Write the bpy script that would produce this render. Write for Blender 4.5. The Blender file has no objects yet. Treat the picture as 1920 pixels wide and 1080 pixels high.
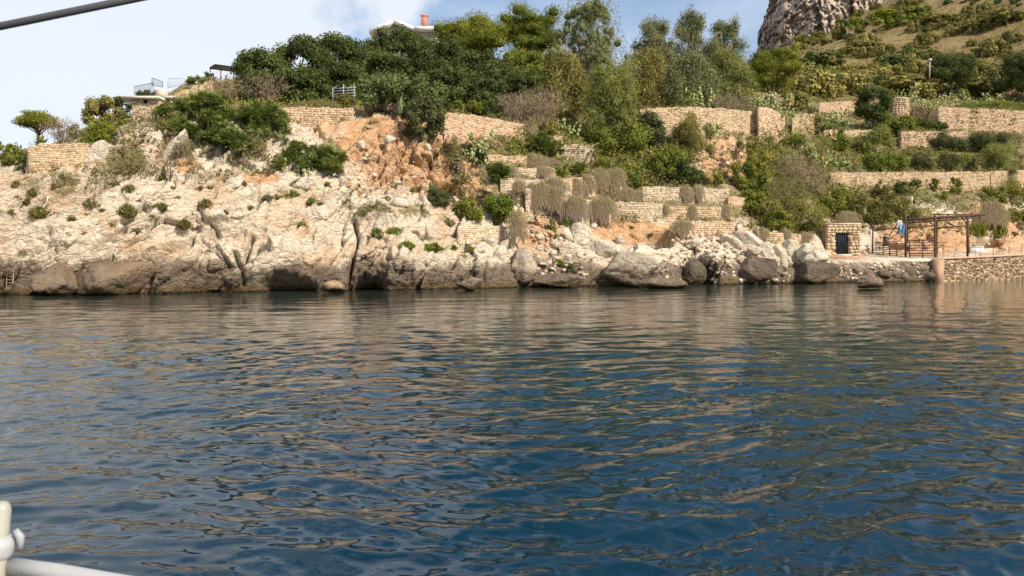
import bpy, math, random, time
import numpy as np
from mathutils import Vector

T0 = time.time()
rng = np.random.default_rng(11)
random.seed(11)
scene = bpy.context.scene
COL = scene.collection

# ------------------------------------------------------------------ camera
CAM_H = 2.2
LENS, SENSOR = 28.0, 36.0
F = 1920 * LENS / SENSOR
PITCH = math.atan(60 / F)
cam_data = bpy.data.cameras.new('camera')
cam_data.lens = LENS
cam_data.sensor_width = SENSOR
cam_data.clip_start = 0.05
cam_data.clip_end = 6000
cam_data.dof.use_dof = True
cam_data.dof.focus_distance = 55
cam_data.dof.aperture_fstop = 12
cam = bpy.data.objects.new('camera', cam_data)
cam.location = (0, 0, CAM_H)
cam.rotation_euler = (math.pi / 2 - PITCH, 0, 0)
COL.objects.link(cam)
scene.camera = cam

# ------------------------------------------------------------------ light
SUN_EL = math.radians(40)
SUN_AZ = math.radians(132)            # clockwise from +Y: behind the viewer, to the right
sd = Vector((math.sin(SUN_AZ) * math.cos(SUN_EL), math.cos(SUN_AZ) * math.cos(SUN_EL), math.sin(SUN_EL)))
sun_data = bpy.data.lights.new('sun', 'SUN')
sun_data.energy = 4.8
sun_data.angle = math.radians(0.5)
sun_data.color = (1.0, 0.90, 0.76)
sun = bpy.data.objects.new('sun', sun_data)
sun.rotation_euler = sd.to_track_quat('Z', 'Y').to_euler()
sun.location = (30, -30, 60)
COL.objects.link(sun)

world = bpy.data.worlds.new('World')
scene.world = world
world.use_nodes = True
wn, wl = world.node_tree.nodes, world.node_tree.links
wn.clear()
w_out = wn.new('ShaderNodeOutputWorld')
w_bg = wn.new('ShaderNodeBackground')
w_bg.inputs['Strength'].default_value = 0.13
w_sky = wn.new('ShaderNodeTexSky')
w_sky.sky_type = 'NISHITA'
w_sky.sun_disc = False
w_sky.sun_elevation = SUN_EL
w_sky.sun_rotation = SUN_AZ
w_sky.air_density = 1.0
w_sky.dust_density = 0.6
w_sky.ozone_density = 1.5
w_tc = wn.new('ShaderNodeTexCoord')
w_map = wn.new('ShaderNodeMapping')
w_map.inputs['Scale'].default_value = (1.0, 1.0, 2.0)
w_map.inputs['Location'].default_value = (0.42, 0.15, 0.05)
w_noise = wn.new('ShaderNodeTexNoise')
w_noise.inputs['Scale'].default_value = 1.9
w_noise.inputs['Detail'].default_value = 7
w_noise.inputs['Roughness'].default_value = 0.52
w_noise.inputs['Distortion'].default_value = 0.25
w_sep = wn.new('ShaderNodeSeparateXYZ')
w_ramp = wn.new('ShaderNodeMapRange')       # cloud bank rises towards the west (-x)
w_ramp.inputs['From Min'].default_value = 0.575
w_ramp.inputs['From Max'].default_value = 0.64
w_ramp.inputs['To Min'].default_value = 0.20
w_ramp.inputs['To Max'].default_value = 0.92
w_ramp.interpolation_type = 'SMOOTHSTEP'
w_add = wn.new('ShaderNodeMath'); w_add.operation = 'MULTIPLY_ADD'
w_add.inputs[1].default_value = -0.50
w_mix = wn.new('ShaderNodeMixRGB')
w_mix.inputs['Color2'].default_value = (5.7, 6.0, 6.5, 1)
wl.new(w_tc.outputs['Generated'], w_map.inputs['Vector'])
wl.new(w_map.outputs['Vector'], w_noise.inputs['Vector'])
wl.new(w_tc.outputs['Generated'], w_sep.inputs['Vector'])
wl.new(w_sep.outputs['X'], w_add.inputs[0])
wl.new(w_noise.outputs['Fac'], w_add.inputs[2])
wl.new(w_add.outputs[0], w_ramp.inputs['Value'])
w_hz = wn.new('ShaderNodeMapRange')          # haze thins with elevation
w_hz.inputs['From Min'].default_value = 0.0; w_hz.inputs['From Max'].default_value = 0.42
w_hz.inputs['To Min'].default_value = 0.30; w_hz.inputs['To Max'].default_value = 0.02
w_hz.interpolation_type = 'SMOOTHSTEP'
wl.new(w_sep.outputs['Z'], w_hz.inputs['Value'])
wl.new(w_hz.outputs['Result'], w_ramp.inputs['To Min'])
wl.new(w_ramp.outputs['Result'], w_mix.inputs['Fac'])
w_n2 = wn.new('ShaderNodeTexNoise'); w_n2.inputs['Scale'].default_value = 2.6; w_n2.inputs['Detail'].default_value = 6; w_n2.inputs['Distortion'].default_value = 0.4
w_m2 = wn.new('ShaderNodeMapping'); w_m2.inputs['Scale'].default_value = (1, 1, 2.6); w_m2.inputs['Location'].default_value = (1.2, .3, .2)
wl.new(w_tc.outputs['Generated'], w_m2.inputs['Vector']); wl.new(w_m2.outputs['Vector'], w_n2.inputs['Vector'])
w_r2 = wn.new('ShaderNodeMapRange'); w_r2.interpolation_type = 'SMOOTHSTEP'
w_r2.inputs['From Min'].default_value = 0.46; w_r2.inputs['From Max'].default_value = 0.72; w_r2.inputs['To Max'].default_value = 0.6
wl.new(w_n2.outputs['Fac'], w_r2.inputs['Value'])
w_mx2 = wn.new('ShaderNodeMixRGB'); w_mx2.inputs['Color2'].default_value = (5.2, 5.7, 6.6, 1)
wl.new(w_r2.outputs['Result'], w_mx2.inputs['Fac']); wl.new(w_sky.outputs['Color'], w_mx2.inputs['Color1'])
wl.new(w_mx2.outputs['Color'], w_mix.inputs['Color1'])
wl.new(w_mix.outputs['Color'], w_bg.inputs['Color'])
wl.new(w_bg.outputs[0], w_out.inputs['Surface'])

scene.view_settings.view_transform = 'Standard'
scene.view_settings.look = 'None'
scene.view_settings.exposure = 0.26
scene.view_settings.gamma = 1.0
scene.view_settings.use_curve_mapping = False
scene.render.engine = 'CYCLES'
scene.cycles.max_bounces = 5
scene.cycles.diffuse_bounces = 2
scene.cycles.glossy_bounces = 3
scene.cycles.transmission_bounces = 2
scene.cycles.transparent_max_bounces = 4
scene.cycles.use_denoising = True

# ------------------------------------------------------------------ projection helpers
CP, SP = math.cos(PITCH), math.sin(PITCH)


def P(px, py, Y):
    """World point seen at photo pixel (px, py) at distance Y along +Y."""
    a = (np.asarray(px, float) - 960) / F
    b = -(np.asarray(py, float) - 540) / F
    t = np.asarray(Y, float) / (CP + b * SP)
    return a * t, np.asarray(Y, float) + 0 * t, CAM_H + t * (b * CP - SP)


def PYZ(y, z):
    """photo row of a point (y, z)"""
    v = z - CAM_H
    dep = y * CP - v * SP
    up = y * SP + v * CP
    return 540 - F * up / dep


def PX(x, y, z):
    dep = y * CP - (z - CAM_H) * SP
    return 960 + F * x / dep


# ------------------------------------------------------------------ noise
_perm = rng.permutation(512).astype(np.int64)
_perm = np.concatenate([_perm, _perm])
_grad = rng.normal(size=(512, 3))
_grad /= np.linalg.norm(_grad, axis=1)[:, None]
_rnd = rng.random((512, 4))


def _h(i, j, k):
    return _perm[(_perm[(_perm[i & 511] + j) & 511] + k) & 511]


def perlin(p):
    p = np.asarray(p, float)
    i = np.floor(p).astype(np.int64)
    f = p - i
    u = f * f * f * (f * (f * 6 - 15) + 10)
    out = 0
    for dx in (0, 1):
        wx = u[:, 0] if dx else 1 - u[:, 0]
        for dy in (0, 1):
            wy = u[:, 1] if dy else 1 - u[:, 1]
            for dz in (0, 1):
                wz = u[:, 2] if dz else 1 - u[:, 2]
                g = _grad[_h(i[:, 0] + dx, i[:, 1] + dy, i[:, 2] + dz)]
                out = out + wx * wy * wz * ((f[:, 0] - dx) * g[:, 0] + (f[:, 1] - dy) * g[:, 1] + (f[:, 2] - dz) * g[:, 2])
    return out * 1.6


def fbm(p, octv=4, gain=0.5, ridged=False):
    s, a, n = 0, 1.0, 0
    q = np.asarray(p, float).copy()
    for o in range(octv):
        v = perlin(q + 17.3 * o)
        if ridged:
            v = 1 - 2 * np.abs(v)
        s = s + a * v
        n += a
        a *= gain
        q = q * 2.03
    return s / n


def voronoi(p):
    """F1, F2 - F1, random value and tilt vector of the nearest cell"""
    i = np.floor(p).astype(np.int64)
    N = len(p)
    f1 = np.full(N, 9.0); f2 = np.full(N, 9.0)
    cid = np.zeros(N, np.int64); off = np.zeros((N, 3))
    for dx in (-1, 0, 1):
        for dy in (-1, 0, 1):
            for dz in (-1, 0, 1):
                c = i + np.array([dx, dy, dz])
                h = _h(c[:, 0], c[:, 1], c[:, 2])
                r = p - (c + _rnd[h][:, :3])
                d = np.sqrt((r * r).sum(1))
                m = d < f1
                f2 = np.where(m, f1, np.minimum(f2, d))
                f1 = np.where(m, d, f1)
                cid = np.where(m, h, cid)
                off = np.where(m[:, None], r, off)
    return f1, f2 - f1, cid, off


# ------------------------------------------------------------------ mesh helpers
def build_mesh(name, V, Q=None, T=None, tint=None, smooth=False, zone=None):
    V = np.asarray(V, np.float32)
    nq = 0 if Q is None else len(Q)
    nt = 0 if T is None else len(T)
    loops = []
    if nq: loops.append(np.asarray(Q, np.int32).ravel())
    if nt: loops.append(np.asarray(T, np.int32).ravel())
    loops = np.concatenate(loops)
    starts = np.concatenate([np.arange(nq) * 4, nq * 4 + np.arange(nt) * 3]).astype(np.int32)
    me = bpy.data.meshes.new(name)
    me.vertices.add(len(V)); me.vertices.foreach_set('co', V.ravel())
    me.loops.add(len(loops)); me.loops.foreach_set('vertex_index', loops)
    me.polygons.add(nq + nt); me.polygons.foreach_set('loop_start', starts)
    if smooth:
        me.polygons.foreach_set('use_smooth', np.ones(nq + nt, bool))
    if tint is not None:
        at = me.attributes.new('tint', 'FLOAT', 'FACE')
        at.data.foreach_set('value', np.asarray(tint, np.float32))
    if zone is not None:
        at = me.attributes.new('zone', 'FLOAT_COLOR', 'POINT')
        at.data.foreach_set('color', np.asarray(zone, np.float32).ravel())
    me.update(calc_edges=True)
    return me


def link(name, me, mats, parent=None, loc=None):
    o = bpy.data.objects.new(name, me)
    if me is not None and mats is not None:
        for m in (mats if isinstance(mats, (list, tuple)) else [mats]):
            me.materials.append(m)
    COL.objects.link(o)
    if parent is not None: o.parent = parent
    if loc is not None: o.location = loc
    return o


def tag(o, label=None, cat=None, group=None, kind=None):
    if label: o['label'] = label
    if cat: o['category'] = cat
    if group: o['group'] = group
    if kind: o['kind'] = kind
    return o


def empty(name, loc, label, cat, group=None):
    o = bpy.data.objects.new(name, None)
    o.location = loc
    COL.objects.link(o)
    return tag(o, label, cat, group)


class Acc:
    """collects numpy geometry into one mesh"""
    def __init__(s):
        s.V, s.Q, s.T, s.tq, s.tt, s.n = [], [], [], [], [], 0

    def add(s, V, Q=None, T=None, tint=0.5):
        V = np.asarray(V, float)
        if Q is not None and len(Q):
            s.Q.append(np.asarray(Q) + s.n)
            s.tq.append(np.broadcast_to(np.asarray(tint, float), (len(Q),)) if np.ndim(tint) == 0 or len(tint) == len(Q) else np.full(len(Q), .5))
        if T is not None and len(T):
            s.T.append(np.asarray(T) + s.n)
            s.tt.append(np.broadcast_to(np.asarray(tint, float), (len(T),)) if np.ndim(tint) == 0 or len(tint) == len(T) else np.full(len(T), .5))
        s.V.append(V); s.n += len(V)

    def box(s, c, size, rz=0.0, tint=0.5, jit=0.0, r=None):
        x, y, z = [q / 2 for q in size]
        v = np.array([[a * x, b * y, d * z] for d in (-1, 1) for b in (-1, 1) for a in (-1, 1)])
        if jit: v += (r or rng).uniform(-jit, jit, v.shape)
        ca, sa = math.cos(rz), math.sin(rz)
        v = np.stack([v[:, 0] * ca - v[:, 1] * sa, v[:, 0] * sa + v[:, 1] * ca, v[:, 2]], 1) + np.array(c)
        s.add(v, BOXQ, tint=tint)

    def tube(s, pts, rad, n=8, tint=0.5, cap=True):
        pts = np.asarray(pts, float)
        rad = np.broadcast_to(np.asarray(rad, float), (len(pts),))
        rings = []
        for i in range(len(pts)):
            d = pts[min(i + 1, len(pts) - 1)] - pts[max(i - 1, 0)]
            d /= np.linalg.norm(d) + 1e-9
            a = np.array([1, 0, 0]) if abs(d[0]) < .8 else np.array([0, 1, 0])
            u = np.cross(d, a); u /= np.linalg.norm(u)
            w = np.cross(d, u)
            th = np.arange(n) / n * 2 * math.pi
            rings.append(pts[i] + rad[i] * (np.cos(th)[:, None] * u + np.sin(th)[:, None] * w))
        V = np.concatenate(rings)
        Q = []
        for i in range(len(pts) - 1):
            for k in range(n):
                Q.append([i * n + k, i * n + (k + 1) % n, (i + 1) * n + (k + 1) % n, (i + 1) * n + k])
        T = []
        if cap:
            V = np.concatenate([V, pts[:1], pts[-1:]])
            b = len(V) - 2; e = len(V) - 1; L = (len(pts) - 1) * n
            for k in range(n):
                T.append([b, (k + 1) % n, k]); T.append([e, L + k, L + (k + 1) % n])
        nb = s.n
        s.add(V, Q, tint=tint)
        if T:
            s.T.append(np.array(T) + nb); s.tt.append(np.full(len(T), float(np.mean(tint))))

    def mesh(s, name, smooth=False):
        return build_mesh(name, np.concatenate(s.V), np.concatenate(s.Q) if s.Q else None,
                          np.concatenate(s.T) if s.T else None,
                          np.concatenate((s.tq if s.Q else []) + (s.tt if s.T else [])), smooth)


BOXQ = np.array([[0, 2, 3, 1], [4, 5, 7, 6], [0, 1, 5, 4], [2, 6, 7, 3], [0, 4, 6, 2], [1, 3, 7, 5]])


def grid_quads(nr, nc):
    i = np.arange(nr - 1)[:, None] * nc + np.arange(nc - 1)[None, :]
    return np.stack([i, i + 1, i + nc + 1, i + nc], -1).reshape(-1, 4)


# ------------------------------------------------------------------ materials
def new_mat(name):
    m = bpy.data.materials.new(name)
    m.use_nodes = True
    n, l = m.node_tree.nodes, m.node_tree.links
    n.clear()
    out = n.new('ShaderNodeOutputMaterial')
    return m, n, l, out


def ramp(n, stops, interp='LINEAR'):
    r = n.new('ShaderNodeValToRGB')
    cr = r.color_ramp
    cr.interpolation = interp
    while len(cr.elements) < len(stops): cr.elements.new(0.5)
    for e, (p, c) in zip(cr.elements, stops):
        e.position = p
        e.color = (*c, 1) if len(c) == 3 else c
    return r


def noise_node(n, l, vec, scale, detail=4, rough=0.55, dist=0.0):
    t = n.new('ShaderNodeTexNoise')
    t.inputs['Scale'].default_value = scale
    t.inputs['Detail'].default_value = detail
    t.inputs['Roughness'].default_value = rough
    t.inputs['Distortion'].default_value = dist
    if vec is not None: l.new(vec, t.inputs['Vector'])
    return t


def mixc(n, l, fac, a, b, blend='MIX'):
    m = n.new('ShaderNodeMixRGB')
    m.blend_type = blend
    for key, v in (('Fac', fac), ('Color1', a), ('Color2', b)):
        if hasattr(v, 'node'): l.new(v, m.inputs[key])
        elif isinstance(v, (int, float)): m.inputs[key].default_value = v
        else: m.inputs[key].default_value = (*v, 1)
    return m.outputs[0]


def mrange(n, l, v, a, b, c=0.0, d=1.0, smooth=True):
    m = n.new('ShaderNodeMapRange')
    if smooth: m.interpolation_type = 'SMOOTHSTEP'
    l.new(v, m.inputs['Value'])
    m.inputs['From Min'].default_value = a; m.inputs['From Max'].default_value = b
    m.inputs['To Min'].default_value = c; m.inputs['To Max'].default_value = d
    return m.outputs['Result']


def mathn(n, l, op, a, b=None, c=None):
    m = n.new('ShaderNodeMath'); m.operation = op
    for i, v in enumerate((a, b, c)):
        if v is None: continue
        if hasattr(v, 'node'): l.new(v, m.inputs[i])
        else: m.inputs[i].default_value = v
    return m.outputs[0]


def principled(n, l, out, col, rough=0.9, spec=0.2, bump=None, bstr=0.5, bdist=0.1, metal=0.0):
    b = n.new('ShaderNodeBsdfPrincipled')
    if hasattr(col, 'node'): l.new(col, b.inputs['Base Color'])
    else: b.inputs['Base Color'].default_value = (*col, 1)
    if hasattr(rough, 'node'): l.new(rough, b.inputs['Roughness'])
    else: b.inputs['Roughness'].default_value = rough
    b.inputs['Specular IOR Level'].default_value = spec
    b.inputs['Metallic'].default_value = metal
    if bump is not None:
        bn = n.new('ShaderNodeBump')
        bn.inputs['Strength'].default_value = bstr
        bn.inputs['Distance'].default_value = bdist
        l.new(bump, bn.inputs['Height'])
        l.new(bn.outputs[0], b.inputs['Normal'])
    l.new(b.outputs[0], out.inputs['Surface'])
    return b


def rock_material(name, pale, mid, warm, use_zone, wet_top=1.5, wet=True, grey=0.0):
    """Limestone: cream with grey lichen, ochre where the face has broken, brown tide zone above the water."""
    m, n, l, out = new_mat(name)
    geo = n.new('ShaderNodeNewGeometry')
    pos = geo.outputs['Position']
    sep = n.new('ShaderNodeSeparateXYZ'); l.new(pos, sep.inputs[0])
    n1 = noise_node(n, l, pos, 0.28, 6, 0.62, 0.6)
    n2 = noise_node(n, l, pos, 1.6, 6, 0.66, 0.3)
    n3 = noise_node(n, l, pos, 7.0, 4, 0.7)
    st = n.new('ShaderNodeMapping'); st.inputs['Scale'].default_value = (1.6, 1.6, 0.22)
    l.new(pos, st.inputs[0])
    n4 = noise_node(n, l, st.outputs[0], 1.1, 5, 0.65, 0.4)
    n5 = noise_node(n, l, pos, 3.2, 5, 0.72, 0.8)
    vk = n.new('ShaderNodeTexVoronoi'); vk.feature = 'DISTANCE_TO_EDGE'; vk.inputs['Scale'].default_value = 0.9
    vm = n.new('ShaderNodeMapping'); vm.inputs['Rotation'].default_value = (0, math.radians(-50), 0); vm.inputs['Scale'].default_value = (0.45, 0.9, 1.5)
    l.new(pos, vm.inputs[0])
    vw = mixc(n, l, 0.22, vm.outputs[0], n1.outputs['Color'], 'ADD'); l.new(vw, vk.inputs['Vector'])
    crack = mrange(n, l, vk.outputs['Distance'], 0.0, 0.05, 1, 0)
    base = ramp(n, [(0.28, mid), (0.46, pale), (0.62, tuple(min(1, c * 1.10) for c in pale)), (0.8, mid)])
    l.new(n2.outputs['Fac'], base.inputs[0])
    col = mixc(n, l, mrange(n, l, n1.outputs['Fac'], 0.47, 0.66, 0, 0.85), base.outputs[0], warm)
    # grey weathering streaks and lichen
    col = mixc(n, l, mrange(n, l, n4.outputs['Fac'], 0.54, 0.70, 0, 0.40 + grey * .4), col, (0.36, 0.315, 0.26))
    # black pits
    col = mixc(n, l, mrange(n, l, n3.outputs['Fac'], 0.60, 0.74, 0, 0.55), col, (0.24, 0.185, 0.135))
    col = mixc(n, l, mrange(n, l, n5.outputs['Fac'], 0.58, 0.74, 0, 0.42), col, (0.42, 0.33, 0.24))
    if use_zone:
        za = n.new('ShaderNodeAttribute'); za.attribute_name = 'zone'
        zs = n.new('ShaderNodeSeparateColor'); l.new(za.outputs['Color'], zs.inputs[0])
        och = ramp(n, [(0.25, (0.74, 0.58, 0.42)), (0.42, (0.66, 0.40, 0.20)), (0.55, (0.56, 0.28, 0.115)), (0.68, (0.76, 0.60, 0.42))])
        l.new(n2.outputs['Fac'], och.inputs[0])
        of = mathn(n, l, 'ADD', zs.outputs[0], mathn(n, l, 'MULTIPLY_ADD', n1.outputs['Fac'], 1.0, -0.5))
        col = mixc(n, l, mrange(n, l, of, 0.25, 0.75, 0, 0.85), col, och.outputs[0])
        gr = ramp(n, [(0.3, (0.16, 0.13, 0.055)), (0.5, (0.30, 0.23, 0.115)), (0.62, (0.17, 0.165, 0.06)), (0.75, (0.36, 0.25, 0.14))])
        l.new(n2.outputs['Fac'], gr.inputs[0])
        gf = mathn(n, l, 'ADD', zs.outputs[1], mathn(n, l, 'MULTIPLY_ADD', n2.outputs['Fac'], 1.2, -0.6))
        col = mixc(n, l, mrange(n, l, gf, 0.35, 0.6, 0, 0.95), col, gr.outputs[0])
        hill = ramp(n, [(0.3, (0.13, 0.12, 0.05)), (0.45, (0.25, 0.175, 0.075)), (0.58, (0.31, 0.225, 0.10)), (0.7, (0.36, 0.27, 0.17))])
        nh = noise_node(n, l, pos, 0.12, 8, 0.7, 0.5)
        l.new(nh.outputs['Fac'], hill.inputs[0])
        col = mixc(n, l, zs.outputs[2], col, hill.outputs[0])
    if wet:
        h = mathn(n, l, 'ADD', sep.outputs['Z'], mathn(n, l, 'MULTIPLY_ADD', n1.outputs['Fac'], -3.0, 1.5))
        h = mathn(n, l, 'ADD', h, mathn(n, l, 'MULTIPLY_ADD', n2.outputs['Fac'], -1.6, 0.8))
        wetc = ramp(n, [(0.3, (0.055, 0.038, 0.025)), (0.48, (0.165, 0.118, 0.080)), (0.68, (0.27, 0.20, 0.14))])
        l.new(n2.outputs['Fac'], wetc.inputs[0])
        col = mixc(n, l, mrange(n, l, h, wet_top - 0.15, wet_top + 0.65, 0.92, 0), col, wetc.outputs[0])
        h2 = mathn(n, l, 'ADD', sep.outputs['Z'], mathn(n, l, 'MULTIPLY_ADD', n2.outputs['Fac'], -0.5, 0.25))
        col = mixc(n, l, mrange(n, l, h2, 0.30, 0.45, 0.8, 0), col, (0.14, 0.09, 0.035))
        col = mixc(n, l, mrange(n, l, h2, 0.06, 0.16, 0.9, 0), col, (0.022, 0.018, 0.012))
    bh = mathn(n, l, 'ADD', mathn(n, l, 'MULTIPLY', n2.outputs['Fac'], 1.0), mathn(n, l, 'MULTIPLY', n3.outputs['Fac'], 0.30))
    bh = mathn(n, l, 'ADD', bh, mathn(n, l, 'MULTIPLY', n5.outputs['Fac'], 0.38))
    bh = mathn(n, l, 'MULTIPLY_ADD', crack, -0.16, bh)
    principled(n, l, out, col, 0.88, 0.2, bh, 0.9, 0.5)
    return m


M = {}
M['cliff'] = rock_material('limestone_cliff', (0.719, 0.603, 0.452), (0.605, 0.491, 0.362), (0.643, 0.458, 0.299), True)
M['boulder_pale'] = rock_material('pale_boulder', (0.693, 0.600, 0.461), (0.584, 0.497, 0.376), (0.620, 0.502, 0.359), False, 0.9)
M['boulder_grey'] = rock_material('grey_boulder', (0.550, 0.454, 0.332), (0.363, 0.292, 0.209), (0.440, 0.346, 0.245), False, 1.0, grey=0.6)
M['boulder_dark'] = rock_material('dark_boulder', (0.150, 0.112, 0.080), (0.060, 0.044, 0.032), (0.20, 0.145, 0.095), False, 0.2, grey=0.0)
M['boulder_brown'] = rock_material('brown_boulder', (0.24, 0.17, 0.11), (0.13, 0.088, 0.056), (0.33, 0.23, 0.145), False, 0.2)
M['boulder_ochre'] = rock_material('ochre_boulder', (0.62, 0.42, 0.24), (0.55, 0.33, 0.16), (0.62, 0.36, 0.17), False, 0.3)
M['crag'] = rock_material('crag_rock', (0.546, 0.441, 0.362), (0.315, 0.252, 0.205), (0.483, 0.357, 0.270), False, 0, False, grey=1.0)


def tint_mat(name, stops, rough=0.8, spec=0.2, transl=0.0, bump=None, noise_scale=None, noise_amt=0.3):
    m, n, l, out = new_mat(name)
    a = n.new('ShaderNodeAttribute'); a.attribute_name = 'tint'
    r = ramp(n, stops)
    fac = a.outputs['Fac']
    geo = n.new('ShaderNodeNewGeometry')
    if noise_scale:
        t = noise_node(n, l, geo.outputs['Position'], noise_scale, 4, 0.6)
        fac = mathn(n, l, 'ADD', fac, mathn(n, l, 'MULTIPLY_ADD', t.outputs['Fac'], 2 * noise_amt, -noise_amt))
    l.new(fac, r.inputs[0])
    col = r.outputs[0]
    bt = None
    if bump:
        t2 = noise_node(n, l, geo.outputs['Position'], bump, 5, 0.65)
        bt = t2.outputs['Fac']
    b = principled(n, l, out, col, rough, spec, bt, 0.6, 0.06)
    if transl:
        tr = n.new('ShaderNodeBsdfTranslucent')
        l.new(mixc(n, l, 1.0, col, (1.25, 1.25, 0.75), 'MULTIPLY'), tr.inputs['Color'])
        mx = n.new('ShaderNodeMixShader'); mx.inputs[0].default_value = transl
        l.new(b.outputs[0], mx.inputs[1]); l.new(tr.outputs[0], mx.inputs[2])
        l.new(mx.outputs[0], out.inputs['Surface'])
    return m


def leaf_mat(name, c0, c1, c2, rough=0.75, spec=0.12, transl=0.22):
    return tint_mat(name, [(0.0, c0), (0.5, c1), (1.0, c2)], rough, spec, transl, None, 0.35, 0.22)


M['leaf_dark'] = leaf_mat('dark_leaves', (0.030, 0.042, 0.012), (0.078, 0.098, 0.026), (0.20, 0.215, 0.07))
M['leaf_mid'] = leaf_mat('green_leaves', (0.068, 0.090, 0.015), (0.163, 0.180, 0.030), (0.350, 0.307, 0.062))
M['leaf_bright'] = leaf_mat('yellow_green_leaves', (0.065, 0.095, 0.014), (0.15, 0.185, 0.028), (0.26, 0.27, 0.055))
M['leaf_yellow'] = leaf_mat('yellowing_leaves', (0.10, 0.12, 0.015), (0.25, 0.22, 0.028), (0.40, 0.31, 0.04))
M['leaf_pine'] = leaf_mat('pine_needles', (0.051, 0.073, 0.013), (0.143, 0.171, 0.025), (0.335, 0.312, 0.044), 0.75, 0.12)
M['leaf_pine_bright'] = leaf_mat('bright_pine_needles', (0.064, 0.082, 0.013), (0.192, 0.211, 0.027), (0.355, 0.340, 0.050), 0.75, 0.12)
M['leaf_soft'] = leaf_mat('soft_round_leaves', (0.060, 0.080, 0.026), (0.125, 0.150, 0.050), (0.22, 0.235, 0.09), 0.75, 0.12)
M['leaf_euc'] = leaf_mat('eucalyptus_leaves', (0.104, 0.113, 0.055), (0.226, 0.236, 0.112), (0.403, 0.397, 0.199), 0.75, 0.12, 0.28)
M['leaf_tam'] = leaf_mat('feathery_leaves', (0.13, 0.145, 0.045), (0.255, 0.265, 0.080), (0.40, 0.40, 0.14), 0.75, 0.12, 0.3)
M['leaf_olive'] = leaf_mat('grey_olive_leaves', (0.117, 0.112, 0.035), (0.256, 0.228, 0.069), (0.458, 0.386, 0.125), 0.75, 0.12)
M['leaf_scrub'] = leaf_mat('scrub_leaves', (0.071, 0.069, 0.020), (0.164, 0.152, 0.043), (0.312, 0.255, 0.075), 0.75, 0.12)
M['leaf_blue'] = leaf_mat('blue_grey_needles', (0.047, 0.058, 0.022), (0.104, 0.113, 0.045), (0.185, 0.180, 0.073), 0.75, 0.12)
M['palm'] = leaf_mat('palm_fronds', (0.059, 0.083, 0.020), (0.142, 0.182, 0.040), (0.378, 0.374, 0.130), 0.75, 0.12)
M['dry'] = leaf_mat('dry_twigs', (0.20, 0.145, 0.10), (0.33, 0.245, 0.17), (0.46, 0.36, 0.26), 0.9, 0.1)
M['dry_olive'] = leaf_mat('dry_olive_grass', (0.11, 0.095, 0.04), (0.20, 0.175, 0.075), (0.30, 0.26, 0.12), 0.9, 0.1)
M['creeper'] = leaf_mat('withered_creeper', (0.24, 0.175, 0.120), (0.30, 0.225, 0.150), (0.29, 0.235, 0.120), 0.95, 0.05, 0.15)
M['cactus'] = leaf_mat('cactus_pads', (0.14, 0.17, 0.05), (0.28, 0.32, 0.11), (0.46, 0.47, 0.21), 0.6, 0.3, 0.0)
M['agave'] = leaf_mat('agave_blades', (0.14, 0.17, 0.085), (0.26, 0.29, 0.15), (0.42, 0.42, 0.20), 0.5, 0.3, 0.05)
M['bark'] = tint_mat('bark', [(0, (0.10, 0.075, 0.055)), (1, (0.20, 0.155, 0.115))], 0.9, 0.1, 0, 8.0)
M['bark_pale'] = tint_mat('pale_bark', [(0, (0.30, 0.25, 0.19)), (1, (0.46, 0.40, 0.31))], 0.8, 0.2, 0, 5.0)
M['stone'] = tint_mat('wall_stones', [(0, (0.353, 0.239, 0.136)), (0.35, (0.559, 0.414, 0.257)), (0.7, (0.627, 0.486, 0.316)), (1, (0.588, 0.405, 0.234))], 0.9, 0.2, 0, 9.0, 0.6, 0.42)
M['stone_white'] = tint_mat('whitish_wall_stones', [(0, (0.380, 0.290, 0.189)), (0.4, (0.580, 0.465, 0.323)), (1, (0.660, 0.551, 0.396))], 0.9, 0.2, 0, 9.0, 0.5, 0.38)
M['stone_pink'] = tint_mat('reddish_wall_stones', [(0, (0.400, 0.244, 0.139)), (0.4, (0.600, 0.419, 0.271)), (1, (0.640, 0.488, 0.336))], 0.9, 0.2, 0, 9.0, 0.5, 0.42)
M['stone_dark'] = tint_mat('dark_rubble', [(0, (0.146, 0.095, 0.055)), (0.45, (0.302, 0.205, 0.118)), (0.8, (0.470, 0.330, 0.193)), (1, (0.672, 0.500, 0.319))], 0.85, 0.3, 0, 9.0, 0.6, 0.2)
M['mortar'] = tint_mat('wall_mortar', [(0, (0.386, 0.269, 0.158)), (1, (0.478, 0.344, 0.209))], 0.95, 0.1, 0, 6.0, 0.4, 0.3)
M['mortar_dark'] = tint_mat('dark_mortar', [(0, (0.20, 0.15, 0.10)), (1, (0.32, 0.24, 0.165))], 0.95, 0.1, 0, 6.0, 0.4, 0.3)
M['plaster_pink'] = tint_mat('weathered_pink_plaster', [(0, (0.50, 0.32, 0.20)), (1, (0.66, 0.50, 0.37))], 0.95, 0.1, 0, 5.0, 0.9, 0.5)
M['concrete'] = tint_mat('pale_concrete', [(0, (0.48, 0.41, 0.33)), (1, (0.62, 0.55, 0.46))], 0.9, 0.2, 0, 8.0, 0.8, 0.4)
M['concrete_rust'] = tint_mat('rust_stained_concrete', [(0, (0.44, 0.24, 0.14)), (1, (0.58, 0.42, 0.30))], 0.9, 0.2, 0, 8.0, 0.9, 0.5)
M['white'] = tint_mat('white_paint', [(0, (0.72, 0.70, 0.66)), (1, (0.82, 0.81, 0.78))], 0.6, 0.3, 0, None, 1.5, 0.3)
M['roof_under'] = tint_mat('grey_wall_paint', [(0, (0.34, 0.31, 0.26)), (1, (0.42, 0.39, 0.33))], 0.9, 0.1)
M['brick'] = tint_mat('chimney_brick', [(0, (0.45, 0.17, 0.10)), (1, (0.58, 0.27, 0.17))], 0.9, 0.1, 0, None, 3, 0.5)
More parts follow.
